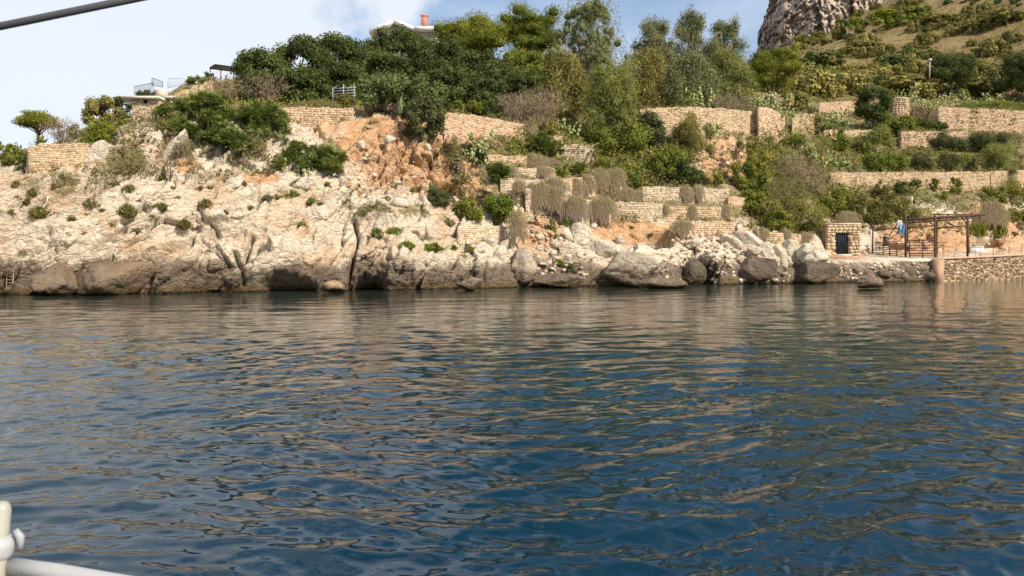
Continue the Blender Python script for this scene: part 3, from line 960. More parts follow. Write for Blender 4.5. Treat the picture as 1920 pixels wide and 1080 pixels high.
mp = n.new('ShaderNodeMapping'); mp.inputs['Rotation'].default_value = (0, 0, math.radians(14)); mp.inputs['Scale'].default_value = (0.55, 1.0, 1.0)
l.new(geo.outputs['Position'], mp.inputs[0])
na = noise_node(n, l, mp.outputs[0], 2.2, 4, 0.55, 0.4)
nb = noise_node(n, l, mp.outputs[0], 0.75, 3, 0.5, 0.3)
bh = mathn(n, l, 'ADD', mathn(n, l, 'MULTIPLY', na.outputs['Fac'], 0.05), mathn(n, l, 'MULTIPLY', nb.outputs['Fac'], 0.10))
nd = noise_node(n, l, mp.outputs[0], 0.22, 4, 0.6, 0.5)
bh = mathn(n, l, 'ADD', bh, mathn(n, l, 'MULTIPLY', nd.outputs['Fac'], 0.34))
bn = n.new('ShaderNodeBump'); bn.inputs['Strength'].default_value = 0.30; bn.inputs['Distance'].default_value = 1.0
l.new(bh, bn.inputs['Height'])
b = n.new('ShaderNodeBsdfPrincipled')
nc_ = noise_node(n, l, geo.outputs['Position'], 0.06, 3, 0.5)
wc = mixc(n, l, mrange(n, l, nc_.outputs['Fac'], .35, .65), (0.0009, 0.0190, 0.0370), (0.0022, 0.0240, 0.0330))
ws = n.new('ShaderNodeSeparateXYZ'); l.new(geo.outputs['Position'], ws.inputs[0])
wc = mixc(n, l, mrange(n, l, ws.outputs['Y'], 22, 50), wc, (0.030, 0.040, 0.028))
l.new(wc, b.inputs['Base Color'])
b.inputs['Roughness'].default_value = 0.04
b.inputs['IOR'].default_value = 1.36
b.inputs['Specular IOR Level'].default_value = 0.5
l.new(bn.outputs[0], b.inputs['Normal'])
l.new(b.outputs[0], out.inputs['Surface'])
M['water'] = m
wat = link('water', build_mesh('water', np.stack([WX, WY, WZ], -1).reshape(-1, 3), grid_quads(*WX.shape), smooth=True), M['water'])
tag(wat, 'dark blue rippled sea reflecting the cream cliff', kind='structure')
# seabed
sb = Acc(); sb.box((0, 100, -6.2), (2600, 2400, .4)); o = link('seabed', sb.mesh('seabed'), M['boulder_dark']); tag(o, 'dark seabed under the water', kind='structure')

# ------------------------------------------------------------------ CRAG (far rock peak)
outline = [(1412, 112), (1420, 95), (1423, 60), (1434, 35), (1443, 8), (1446, -40), (1470, -110), (1530, -170), (1600, -190), (1680, -150), (1760, -110)]
cxs = np.concatenate([np.linspace(1405, 1450, 80, endpoint=False), np.linspace(1450, 1760, 170)])
NCX = len(cxs)
top = np.interp(cxs, [p[0] for p in outline], [p[1] for p in outline])
bot = np.interp(cxs, [1405, 1440, 1500, 1560, 1640, 1700, 1760], [150, 140, 120, 95, 45, 0, -20])
tv = np.linspace(0, 1, 150)
PXc = np.broadcast_to(cxs, (150, NCX))
PYc = bot[None, :] + (top - bot)[None, :] * tv[:, None]
Yc = 318 + 26 * tv[:, None] ** 1.3 + np.interp(cxs, [1405, 1445, 1520, 1640, 1760], [60, 10, 0, 14, 30])[None, :]
X, Yy, Z = P(PXc, PYc, Yc)
cp_ = np.stack([X, Yy, Z], -1).reshape(-1, 3)
f1, e1, c1, o1 = voronoi(np.stack([cp_[:, 0] * .11 + cp_[:, 2] * .03, cp_[:, 1] * .06, cp_[:, 2] * .05], 1) + fbm(cp_ * .03, 2)[:, None] * .5)
dd = (_rnd[c1, 3] - .5) * 6 + 7 * fbm(cp_ * np.array([.12, .08, .05]), 6, .72, True) + 5.5 * fbm(cp_ * .25, 5, .7, True)
k_ = 1 - dd.reshape(Yy.shape) * np.interp(tv, [0, .1, 1], [.3, 1, 1])[:, None] / Yy
X, Yy, Z = X * k_, Yy * k_, CAM_H + (Z - CAM_H) * k_
X = X + (fbm(cp_ * .16 + 9, 5, .65) * 2.6).reshape(X.shape)
Z = Z + (fbm(cp_ * .2 + 19, 4, .6) * 2.0).reshape(X.shape)
kb = 1 + 45 / Yy[-1]
back = np.stack([X[-1] * kb + 6, Yy[-1] * kb, CAM_H + (Z[-1] - CAM_H) * kb - 12], -1)
side = None
Vc = np.concatenate([np.stack([X, Yy, Z], -1).reshape(-1, 3), back])
Qc = grid_quads(151, NCX)
o = link('rock_peak', build_mesh('rock_peak', Vc, Qc), M['crag'])
tag(o, 'dark grey rock crag high on the hillside, cut off by the top of the view', kind='structure')
WALL_PATHS = _paths
print('terrain', round(time.time() - T0, 1))

# ------------------------------------------------------------------ BOULDERS
import bmesh
_ico = {}


def ico(sub):
    if sub not in _ico:
        bm = bmesh.new(); bmesh.ops.create_icosphere(bm, subdivisions=sub, radius=1)
        V = np.array([v.co[:] for v in bm.verts]); T = np.array([[v.index for v in f.verts] for f in bm.faces]); bm.free()
        _ico[sub] = (V / np.linalg.norm(V, axis=1)[:, None], T)
    return _ico[sub]


def rock_shape(dim, sub=4, planes=15, r=rng, rough=.08, flat_bottom=.9):
    V, T = ico(sub)
    N = r.normal(size=(planes, 3)); N /= np.linalg.norm(N, axis=1)[:, None]
    h = r.uniform(.50, .95, planes)
    d = V @ N.T
    rad = np.min(np.where(d > .05, h[None] / np.maximum(d, .05), 9), axis=1)
    rad = np.minimum(rad, 1.12)
    P_ = V * rad[:, None]
    s = r.uniform(0, 50)
    P_ = P_ * (1 + rough * fbm(P_ * 2.0 + s, 4, .6)[:, None])
    _, e, c, _ = voronoi(P_ * 1.5 + s)
    P_ = P_ * (1 - .10 * np.exp(-(e / .07) ** 2) + .06 * (_rnd[c, 3] - .5))[:, None]
    P_[:, 2] = np.maximum(P_[:, 2], -flat_bottom)
    mx = np.abs(P_).max(0)
    return P_ / mx * np.array(dim) / 2, T


def put_rock(x0, x1, y0_, y1_, mat, label, group=None, Y=None, depth=None, tilt=0.0, name='boulder', sub=4, sink=.18, planes=15):
    px = (x0 + x1) / 2
    if Y is None: Y = ray_ground(px, min(y1_, 545)) if y1_ < 520 else None
    if Y is None:
        b_ = -(y1_ - 540) / F; Y = -CAM_H / ((b_ * CP - SP) / (CP + b_ * SP)) + .3
        Y = min(Y, ray_ground(px, (y0_ + y1_) / 2) - .2 * (x1 - x0) * Y / F)
    wd = (x1 - x0) * Y / F; ht = (y1_ - y0_) * Y / F
    dp = depth or max(wd * .8, ht * .8)
    r = np.random.default_rng(int(x0 * 13 + y0_))
    x, y, zb = P(px, y1_, Y)
    V, T = rock_shape((wd * 1.04, dp, ht * (1 + sink)), sub, planes, r)
    V[:, 0] += V[:, 2] * tilt
    V[:, 2] += ht * (1 + sink) / 2 - ht * sink
    o = link(name, build_mesh(name, V, None, T), M[mat])
    o.location = (float(x), float(Y) + dp * (.32 if y1_ < 520 else .08), float(zb))
    tag(o, label, 'rock', group)
    return o


put_rock(1280, 1325, 483, 533, 'boulder_dark', 'smooth dark block like a rounded cube standing at the mouth of the shore cave', planes=9)
put_rock(1482, 1578, 487, 530, 'boulder_dark', 'largest flat dark wedge of rock at the water below the white rock pile', tilt=.3, planes=10)
put_rock(1182, 1292, 519, 541, 'boulder_pale', 'low flat cream rock lying in the water in front of the dark cave block', planes=14)
put_rock(1062, 1110, 416, 462, 'boulder_pale', 'tall pointed white boulder standing on the orange bank below the creeper mats', planes=11)
put_rock(1094, 1156, 441, 482, 'boulder_pale', 'wide white boulder right of the tall pointed one', planes=11)
put_rock(1047, 1078, 453, 482, 'boulder_pale', 'round whitish boulder left of the wide one, one of a close pair')
put_rock(1031, 1056, 448, 470, 'boulder_pale', 'smaller sloping white boulder leaning on the round one')
put_rock(1031, 1048, 468, 482, 'boulder_pale', 'small grey-white rock wedged below the pair of boulders', sub=3)
put_rock(1154, 1174, 440, 456, 'boulder_pale', 'small grey round rock alone on the orange ledge', sub=3)
put_rock(1106, 1120, 417, 429, 'boulder_pale', 'small pale rock under the right creeper mat', sub=3)
put_rock(1003, 1024, 434, 452, 'boulder_pale', 'small pale rock on the orange bank near the spiky agave', sub=3)
put_rock(1004, 1022, 456, 470, 'boulder_pale', 'small rock with a dark underside below the orange bank', sub=3)
put_rock(1128, 1245, 470, 533, 'boulder_grey', 'huge grey shore rock with a dark overhanging face', depth=5.5, planes=12)
put_rock(1096, 1131, 504, 536, 'boulder_brown', 'squarish tan block standing in the water left of the huge grey rock', planes=7)
put_rock(955, 1006, 462, 522, 'boulder_grey', 'rounded rock with a brown streaked face where the white ridge meets the sea', depth=4)
put_rock(122, 276, 478, 553, 'boulder_brown', 'biggest rounded brown boulder at the waterline under the western cliff', depth=5.5, planes=10, sink=.1)
put_rock(70, 150, 490, 552, 'boulder_brown', 'brown rounded rock left of the biggest brown boulder', depth=4, planes=10)
put_rock(1606, 1668, 519, 541, 'boulder_brown', 'low rough rock awash in front of the boat steps', planes=16)
put_rock(1366, 1455, 478, 530, 'boulder_dark', 'leaning dark slab face under the rubble, left of the white rock pile', depth=2.5, planes=9, tilt=.4)
put_rock(1000, 1098, 512, 540, 'boulder_grey', 'long low grey shelf of rock sloping into the sea', depth=3, planes=12)
put_rock(855, 905, 520, 545, 'boulder_grey', 'low broken rock at the foot of the dark cliff base')
put_rock(600, 652, 525, 549, 'boulder_ochre', 'low orange rock between the two black sea hollows')
put_rock(1378, 1440, 431, 462, 'boulder_pale', 'long white slab lying diagonally right of the lowest terrace wall', depth=1.2, tilt=-.9, planes=8)
put_rock(1355, 1392, 438, 466, 'boulder_pale', 'second shorter white slab beside the long diagonal one', depth=1.1, tilt=-.8, planes=8)
put_rock(1352, 1372, 452, 466, 'boulder_pale', 'small white rock at the tip of the two slabs', sub=3)
put_rock(1292, 1318, 447, 463, 'boulder_pale', 'flat white rock among the shore rubble left of the slabs', sub=3)
WP = [(1420, 1462, 452, 498), (1446, 1486, 456, 500), (1474, 1512, 462, 500), (1436, 1470, 478, 502), (1492, 1530, 455, 492), (1514, 1556, 466, 494),
      (1400, 1436, 458, 482), (1530, 1560, 462, 484), (1468, 1500, 448, 472), (1505, 1535, 476, 500)]
WL = ['upright white rock at the left end of the pile below the low wall', 'tall white rock second from the left in the pile beside the hut', 'white rock in the middle of the pile beside the hut',
      'low white rock at the foot of the pile, under its left half', 'white rock right of the middle of the pile', 'rightmost large white rock of the pile, nearest the barred gate',
      'small white rock behind the upright one at the left end of the pile', 'small white rock between the pile and the hut wall', 'topmost small white rock touching the low wall', 'low white rock at the foot of the pile, under its right half']
for i, b_ in enumerate(WP):
    put_rock(*b_, 'boulder_pale', WL[i], 'angular white rocks piled beside the hut', sub=4, planes=10)
RP = [(1670, 1696, 500, 522), (1690, 1722, 497, 516), (1712, 1745, 494, 518), (1640, 1672, 503, 520), (1724, 1752, 508, 526), (1600, 1640, 496, 516)]
RL = ['grey rock near the middle of the bank, lowest of its neighbours', 'grey rock of the bank above the small cream block', 'broad grey rock left of the rusty pillar', 'grey rock of the bank just right of the awash rock',
      'grey rock touching the foot of the rusty pillar', 'grey rock of the bank nearest the boat steps']
for i, b_ in enumerate(RP):
    put_rock(*b_, 'boulder_grey', RL[i], 'rough rocks of the bank below the terrace', sub=3)
put_rock(1684, 1702, 512, 528, 'boulder_pale', 'small square cream block at the water left of the rusty pillar', planes=6, sub=3)
# fallen blocks in the orange scar
FB = [(715, 740, 252, 268), (688, 708, 300, 318), (690, 712, 282, 296), (664, 684, 350, 366), (795, 812, 268, 282), (730, 770, 368, 388), (700, 728, 372, 388),
      (640, 660, 338, 352), (465, 498, 302, 322), (662, 684, 262, 280), (808, 828, 300, 314), (760, 778, 318, 330)]
FLAB = ['largest cream block high on the orange scar', 'ochre block at the left edge of the orange scar, lower of two', 'cream block at the left edge of the orange scar, upper of two', 'ochre block at the bottom left of the orange scar',
        'cream block right of the highest one, below the hanging shrub', 'pale outcrop block just below the orange scar, left half', 'pale outcrop block just below the orange scar, right half',
        'small ochre block left below the orange scar', 'white slab lying on the cliff left of the lone palm mound', 'cream block close under the top wall corner', 'ochre block above the shadowed overhang', 'ochre block in the middle of the orange scar']
for i, b_ in enumerate(FB):
    put_rock(*b_, 'boulder_ochre' if i in (1, 3, 7, 10, 11) else 'boulder_pale', FLAB[i], 'blocks caught on the orange scar' if i != 8 else None, sub=3, planes=9)
# pale rocks of the shore ridge, middle
SR = [(700, 742, 398, 428), (575, 622, 378, 408), (885, 915, 452, 474), (918, 950, 458, 484), (930, 962, 446, 470), (905, 935, 440, 460), (150, 205, 262, 302), (300, 352, 240, 300), (415, 455, 330, 352), (545, 585, 330, 356)]
SL = ['rounded white outcrop right of the long vertical fissure', 'white knob of rock above the orange base', 'white tooth of rock under the low wall, left one', 'white tooth of rock under the low wall nearest the dry strip',
      'upper white tooth of rock below the low wall', 'small white tooth of rock at the left end of the low wall', 'white fin of rock pointing up beside the dry brown slope', 'tall pale pinnacle under the fan palms of the western cliff',
      'pale rock knob below the large fan palm thicket', 'pale rock knob under the round dark green shrub']
for b_, s_ in zip(SR, SL):
    put_rock(*b_, 'boulder_pale', s_, planes=8, tilt=.6, sink=.6)

# loose shore rubble: uncountable small stones
rb = Acc()
Vr, Tr = ico(1)
rr = np.random.default_rng(77)


def rubble(n, xr, yr, s0, s1):
    for _ in range(n):
        px, py = rr.uniform(*xr), rr.uniform(*yr)
        Y = ray_ground(px, py)
        x, y, z = P(px, py, Y)
        s = rr.uniform(s0, s1)
        V = Vr * (1 + rr.uniform(-.28, .28, (len(Vr), 1))) * np.array([s, s * .8, s * .65]) * rr.uniform(.8, 1.2, 3)
        a = rr.uniform(0, 6.28); c_, s_ = math.cos(a), math.sin(a)
        V = np.stack([V[:, 0] * c_ - V[:, 1] * s_, V[:, 0] * s_ + V[:, 1] * c_, V[:, 2]], 1)
        rb.add(V + np.array([float(x), float(y) - .05, float(z)]), None, Tr, tint=float(rr.random()))


rubble(330, (1240, 1480), (440, 530), .07, .24)
rubble(120, (1560, 1755), (492, 524), .07, .26)
rubble(140, (960, 1100), (470, 530), .08, .26)
rubble(90, (650, 920), (230, 380), .07, .26)
rubble(160, (1290, 1420), (270, 340), .08, .25)
rubble(120, (1640, 1920), (380, 470), .08, .28)
rubble(90, (1190, 1260), (250, 290), .08, .3)
rubble(90, (985, 1060), (400, 470), .08, .25)
M['rubble'] = tint_mat('loose_rubble', [(0, (0.30, 0.21, 0.13)), (.4, (0.50, 0.38, 0.26)), (.75, (0.62, 0.53, 0.41)), (1, (0.20, 0.15, 0.11))], .9, .2, 0, 9)
o = link('rubble', rb.mesh('rubble'), M['rubble']); tag(o, 'loose angular rubble lying on the shore and banks', kind='stuff')
print('rocks', round(time.time() - T0, 1))
# ------------------------------------------------------------------ PLANTS
def unit(a):
    return a / (np.linalg.norm(a, axis=-1, keepdims=True) + 1e-9)


def leaf_quads(C, Nn, A, L, W, r):
    """diamond leaves: centre, normal, long axis, length, width"""
    A = unit(A - (A * Nn).sum(1, keepdims=True) * Nn)
    B = np.cross(Nn, A)
    L = np.asarray(L).reshape(-1, 1); W = np.asarray(W).reshape(-1, 1)
    V = np.stack([C - A * L * .5, C + B * W * .5 + A * L * .05 + Nn * L * .06, C + A * L * .5, C - B * W * .5 + A * L * .05 + Nn * L * .06], 1).reshape(-1, 3)
    return V, np.arange(len(C) * 4).reshape(-1, 4)


def lobes_in(dim, n, r, rf=(.22, .38), flat=1.0, low=-.8, edge=.75):
    """lobe centres and radii filling an ellipsoid of size dim (centre at origin)"""
    hx, hy, hz = [d / 2 for d in dim]
    out = []
    g = min(hx, hz)
    for i in range(n):
        for _ in range(30):
            p = r.normal(size=3); p /= np.linalg.norm(p)
            p *= r.uniform(.25, 1) ** .5
            if p[2] > low and p[1] < .75: break
        rad = r.uniform(*rf) * (hx * hy * hz) ** (1 / 3) * 1.15
        rx = min(rad, hx * .6); rz = min(rad * flat, hz * .6)
        p = np.sign(p) * np.abs(p) ** .72
        c = np.array([p[0] * (hx - rx * .8), p[1] * (hy - rx * .8), p[2] * (hz - rz * .8)])
        out.append((c, np.array([rx, rx, rz]), r.random()))
    return out


def foliage(acc, lobes, n, L, W, r, droop=0.0, up=0.0, core=.66, spread=.30, thin=False, corecut=True):
    vol = np.array([(l[1][0] * l[1][2]) for l in lobes]); pr = vol / vol.sum()
    idx = r.choice(len(lobes), n, p=pr)
    C0 = np.array([l[0] for l in lobes])[idx]; R0 = np.array([l[1] for l in lobes])[idx]; t0 = np.array([l[2] for l in lobes])[idx]
    d = unit(r.normal(size=(n, 3)))
    d[:, 1] = np.where((d[:, 1] > .3) & (r.random(n) < .6), -d[:, 1], d[:, 1])
    bump = 1 + .22 * fbm(d * 1.7 + t0[:, None] * 40, 2)
    rad = (1 - spread * r.random(n) ** 1.4 + .10 * np.maximum(r.normal(size=n), 0)) * bump
    C = C0 + d * R0 * rad[:, None]
    Nn = unit(d * .75 + r.normal(size=(n, 3)) * .55 + np.array([0, -.05, .25]))
    A = unit(r.normal(size=(n, 3)) + d * .6 + np.array([0, 0, up - droop]))
    s = r.uniform(.65, 1.3, n)
    V, Q = leaf_quads(C, Nn, A, L * s, W * s, r)
    acc.add(V, Q, tint=np.clip(.32 * t0 + .62 * r.random(n) + .02, 0, 1))
    if core:
        Vi, Ti = ico(1)
        for c, R, t in lobes:
            k = core * (1 + .2 * fbm(Vi * 1.9 + t * 30, 2))[:, None]
            acc.add(c + Vi * R * k, None, Ti, tint=.25 + .25 * t)


def bush_mesh(dim, kind, seed, dens=1.0):
    """shrub with its base at z=0, centred in x"""
    r = np.random.default_rng(seed)
    w, d, h = dim
    if kind not in ('curtain', 'mat', 'tuft'): w, h = w * 1.10, h * 1.06
    acc = Acc()
    S = math.sqrt(w * h)
    if kind in ('round', 'dense', 'loose', 'feather', 'citrus', 'needle', 'scrub'):
        nl = {'round': 16, 'dense': 22, 'loose': 13, 'feather': 15, 'citrus': 14, 'needle': 16, 'scrub': 9}[kind]
        rf = {'round': (.28, .42), 'dense': (.24, .36), 'loose': (.22, .36), 'feather': (.25, .42), 'citrus': (.25, .38), 'needle': (.26, .4), 'scrub': (.35, .5)}[kind]
        L, W = {'round': (.20, .11), 'dense': (.20, .12), 'loose': (.20, .11), 'feather': (.34, .055), 'citrus': (.24, .14), 'needle': (.24, .05), 'scrub': (.22, .13)}[kind]
        k = max(.75, min(1.5, S / 3.2)); L *= k ** .5; W *= k ** .5
        lob = lobes_in((w, d, h * .98), nl, r, rf, 1.0, -.75)
        lob = [(c + np.array([0, 0, h * .5]), R, t) for c, R, t in lob]
        area = sum(R[0] * R[2] for c, R, t in lob) * 9
        n = int(min(9000, area / (L * W) * (.75 if kind in ('loose', 'feather') else .95) * dens))
        foliage(acc, lob, n, L, W, r, droop=.8 if kind == 'feather' else 0, up=.5 if kind == 'needle' else 0, core=.5 if kind in ('loose', 'feather') else .68)
        st = Acc()
        for i in range(5):
            c, R, t = lob[i]
            acc.tube([(r.uniform(-.1, .1) * w, 0, -.3), (c[0] * .4, c[1] * .4, c[2] * .5), tuple(c)], [.05 * S / 2.5, .035 * S / 2.5, .012], 5, tint=0.0)
    elif kind == 'twig':
        n = int(900 * S / 2.2 * dens)
        th = r.uniform(0, 6.28, n); rr_ = r.random(n) ** .6
        base = np.stack([np.cos(th) * rr_ * w * .22, np.sin(th) * rr_ * d * .2, r.uniform(0, .25, n) * h], 1)
        dirn = unit(np.stack([np.cos(th) * rr_ * .9 * w / h, np.sin(th) * rr_ * .7, np.ones(n) * r.uniform(.6, 1.2, n)], 1) + r.normal(size=(n, 3)) * .16)
        tpos = r.uniform(.15, 1, n)
        C = base + dirn * (tpos * h * .85)[:, None]
        A = unit(dirn + r.normal(size=(n, 3)) * .35)
        Nn = unit(r.normal(size=(n, 3)) + np.array([0, -.8, .3]))
        V, Q = leaf_quads(C, Nn, A, r.uniform(.25, .55, n), r.uniform(.018, .05, n), r)
        acc.add(V, Q, tint=r.random(n))
        for i in range(9):
            e = C[i]
            acc.tube([(0, 0, -.2), e * .5 + r.normal(size=3) * .05, e], [.03, .02, .008], 4, tint=.1)
    elif kind == 'tuft':
        n = int(300 * dens)
        th = r.uniform(0, 6.28, n); e = r.uniform(.15, 1.0, n)
        dirn = unit(np.stack([np.cos(th) * e, np.sin(th) * e - .2, 1.1 - .6 * e], 1))
        C = dirn * np.array([w * .42, d * .42, h * .5]) * r.uniform(.4, 1.1, n)[:, None] + np.array([0, 0, h * .12])
        V, Q = leaf_quads(C, unit(r.normal(size=(n, 3)) + np.array([0, -1, .6])), dirn, np.full(n, .24), np.full(n, .042), r)
        acc.add(V, Q, tint=r.random(n))
    elif kind == 'fanpalm':
        lob = [(c + np.array([0, 0, h * .42]), R_, t) for c, R_, t in lobes_in((w * .86, d * .8, h * .84), 12, r, (.26, .40), 1.0, -.9)]
        foliage(acc, lob, int(w * h * 90), .42, .055, r, up=.5, core=.7)
        nh = max(2, int(w * h / .75))
        heads = []
        for i in range(nh):
            for _ in range(40):
                p = np.array([r.uniform(-.5, .5), r.uniform(-.5, .5), r.uniform(.1, 1)])
                if (p[0] * 2) ** 2 + ((p[2] - .35) * 1.5) ** 2 < 1: break
            heads.append(np.array([p[0] * w * .8, p[1] * d * .7, p[2] * h * .78]))
        for hd in heads:
            acc.tube([(hd[0] * .6, hd[1] * .6 + .2, -.3), (hd[0] * .9, hd[1], hd[2] * .6), tuple(hd)], [.09, .08, .06], 5, tint=0.0)
            t0 = r.random() * .5
            R = r.uniform(.48, .66)
            for f_ in range(20):
                th = r.uniform(0, 6.28); el = r.uniform(-.35, 1.35)
                dv = np.array([math.cos(th) * math.cos(el), math.sin(th) * math.cos(el), math.sin(el)])
                c = hd + dv * R * .55
                side = unit(np.cross(dv, np.array([0, 0, 1.0]) + r.normal(size=3) * .25)[None])[0]
                nf = 7
                an = np.linspace(-1.25, 1.25, nf)
                A = np.cos(an)[:, None] * dv + np.sin(an)[:, None] * side
                upn = np.cross(side, dv)
                LL = R * .85
                V, Q = leaf_quads(c + A * LL * .5, np.repeat(upn[None], nf, 0) + r.normal(size=(nf, 3)) * .1, A, np.full(nf, LL), np.full(nf, .10), r)
                acc.add(V, Q, tint=np.clip(t0 + r.random(nf) * .5 + .15 * (f_ % 3 == 0), 0, 1))
    elif kind == 'agave':
        n = int(max(14, 26 * dens))
        for i in range(n):
            th = i * 2.4; el = r.uniform(.2, 1.35)
            dv = np.array([math.cos(th) * math.cos(el), math.sin(th) * math.cos(el), math.sin(el)])
            side = unit(np.cross(dv, [0, 0, 1.0])[None])[0]
            Lb = r.uniform(.75, 1.1)
            P0 = np.array([0, 0, 0.02]); tip = dv * np.array([w * .55, d * .5, h]) * Lb
            mid = tip * .5 + np.array([0, 0, .06 * h]); nb = np.cross(side, dv) * .03
            W_ = .075 + .03 * w
            V = [P0 - side * W_ * .7, P0 + side * W_ * .7, mid + side * W_, mid - side * W_, tip, mid + nb - np.array([0, 0, .04]), P0 + nb]
            acc.add(np.array(V), [[0, 6, 5, 3], [6, 1, 2, 5]], tint=float(r.random()))
            acc.add(np.array([V[3], V[5], V[2], V[4]]), None, [[0, 1, 3], [1, 2, 3]], tint=float(r.random()))
    elif kind == 'cactus':
        npad = int(np.clip(w * h * 13 * dens, 24, 240))
        pads = []
        nb = max(3, int(w * 2.0))
        tips = [(np.array([r.uniform(-.42, .42) * w, r.uniform(-.35, .35) * d, 0.0]), np.array([0, 0, 1.0])) for _ in range(nb)]
        Vd, Td = ico(1)
        k = 0
        while k < npad and tips:
            i = r.integers(len(tips)); p, dr = tips[i]
            dr2 = unit((dr + r.normal(size=3) * .55 + np.array([0, 0, .25]))[None])[0]
            hh = r.uniform(.16, .25)
            c = p + dr2 * hh
            if c[2] > h * .97 or abs(c[0]) > w * .52:
                tips.pop(i); k += 1; continue
            nn = unit(np.cross(dr2, r.normal(size=3))[None])[0]; sd_ = np.cross(dr2, nn)
            V = c + Vd[:, :1] * sd_ * hh * .72 + Vd[:, 1:2] * nn * .045 + Vd[:, 2:3] * dr2 * hh
            acc.add(V, None, Td, tint=float(np.clip(r.random() * .75 + .25 * (c[2] / h), 0, 1)))
            if r.random() < .45: tips.append((c + dr2 * hh * .8, dr2))
            tips[i] = (c + dr2 * hh * .8, dr2)
            if r.random() < .25: tips[i] = (np.array([r.uniform(-.42, .42) * w, r.uniform(-.35, .35) * d, h * r.uniform(0, .4)]), np.array([0, 0, 1.0]))
            k += 1
    elif kind == 'reed':
        n = int(260 * S / 2 * dens)
        bx = r.uniform(-.45, .45, n) * w; by = r.uniform(-.4, .4, n) * d
        hh = h * r.uniform(.45, 1.0, n) * (1 - .5 * (np.abs(bx) / w * 2) ** 3)
        lean = r.normal(size=(n, 2)) * .16
        A = unit(np.stack([lean[:, 0], lean[:, 1], np.ones(n)], 1))
        C = np.stack([bx + lean[:, 0] * hh * .5, by, hh * .5], 1)
        V, Q = leaf_quads(C, unit(r.normal(size=(n, 3)) + np.array([0, -1.5, 0])), A, hh, np.full(n, .085), r)
        acc.add(V, Q, tint=r.random(n))
    elif kind == 'curtain':
        # withered creeper hanging from a ledge: a domed mat of fine down-hanging strands
        n = int(w * h * 620 * dens)
        u_ = np.clip(r.normal(size=n) * .52, -1.25, 1.25); v_ = r.random(n)
        topz = h * (1.0 - .12 * np.abs(u_) ** 3 + .22 * fbm(np.stack([u_ * w * 1.1, u_ * 0 + 4, u_ * 0 + seed % 89], 1), 3))
        widen = 1.12 + .15 * v_
        lenf = .78 + .6 * fbm(np.stack([u_ * w * 1.6, u_ * 0, u_ * 0 + seed % 97], 1), 2)
        v_ = v_ * np.clip(lenf, .35, 1.05)
        C = np.stack([u_ * w * .5 * widen, -.06 - .10 * np.clip(1 - u_ ** 2, 0, 1) - .08 * v_ - r.random(n) * .09, topz * (1 - v_ ** .9) + r.normal(size=n) * .03 + .05], 1)
        A = unit(np.stack([r.normal(size=n) * .16, r.normal(size=n) * .12, -np.ones(n)], 1))
        Nn = unit(np.stack([u_ * .25 + r.normal(size=n) * .25, -np.ones(n), .25 + (1 - v_) * .3 + r.normal(size=n) * .2], 1))
        V, Q = leaf_quads(C, Nn, A, r.uniform(.22, .60, n), r.uniform(.02, .05, n), r)
        acc.add(V, Q, tint=np.clip(.95 - .7 * v_ + .5 * (r.random(n) - .5), 0, 1))
        g = 14
        uu, vv = np.meshgrid(np.linspace(-1, 1, g), np.linspace(0, 1, g))
        tz = h * (1 - .22 * np.abs(uu) ** 4) * (1 - vv * .5)
        yy_ = -.02 - .10 * (1 - uu ** 2) - .08 * vv
        tz = np.minimum(tz, h * .82); acc.add(np.stack([uu * w * .36, yy_ + .03, tz * .95 + h * .05], -1).reshape(-1, 3), grid_quads(g, g)[:, ::-1], tint=.5)
    elif kind == 'mat':
        n = int(w * max(h, d * .6) * 260 * dens)
        u_ = r.uniform(-1, 1, n); v_ = r.uniform(-1, 1, n)
        z = h * np.clip(1 - u_ ** 2 - v_ ** 2 * .6, 0, 1) ** .6
        C = np.stack([u_ * w * .5, v_ * d * .5, z * r.uniform(.5, 1, n)], 1)
        A = unit(np.stack([u_ + r.normal(size=n) * .5, r.normal(size=n) * .5 - .3, .6 + r.normal(size=n) * .4], 1))
        V, Q = leaf_quads(C, unit(r.normal(size=(n, 3)) * .6 + np.array([0, -.7, .7])), A, r.uniform(.14, .32, n), r.uniform(.03, .07, n), r)
        acc.add(V, Q, tint=r.random(n))
    return acc.mesh(kind)


def bush(kind, mat, x0, x1, yt, yb, label, Y=None, name=None, group=None, depth=None, dens=1.0, dy=0.0, cat=None):
    px = (x0 + x1) / 2
    if Y is None:
        Y = ray_ground(px, yb) + dy
        zb = None
    wd = (x1 - x0) * Y / F
    d = depth if depth else min(wd * .8, max(1.2, (yb - yt) * Y / F * 1.2))
    yc = Y + (d * .30 if kind not in ('curtain',) else 0)
    x, y, z0 = P(px, yb, Y)
    _, _, z1 = P(px, yt, Y)
    h = float(z1 - z0)
    me = bush_mesh((wd, d, h), kind, int(x0 * 7 + yt * 3), dens)
    nm = name or {'fanpalm': 'fan_palm', 'agave': 'agave', 'cactus': 'prickly_pear', 'twig': 'dry_shrub', 'curtain': 'hanging_creeper', 'reed': 'reed_clump',
                  'tuft': 'grass_tuft', 'mat': 'dry_grass_mat'}.get(kind, 'shrub')
    o = link(nm, me, M[mat])
    o.location = (float(x), float(yc), float(z0))
    return tag(o, label, cat or {'fan_palm': 'palm', 'agave': 'agave', 'prickly_pear': 'cactus', 'hanging_creeper': 'creeper', 'reed_clump': 'reeds',
                                 'grass_tuft': 'grass tuft', 'dry_grass_mat': 'dry grass'}.get(nm, 'shrub'), group)


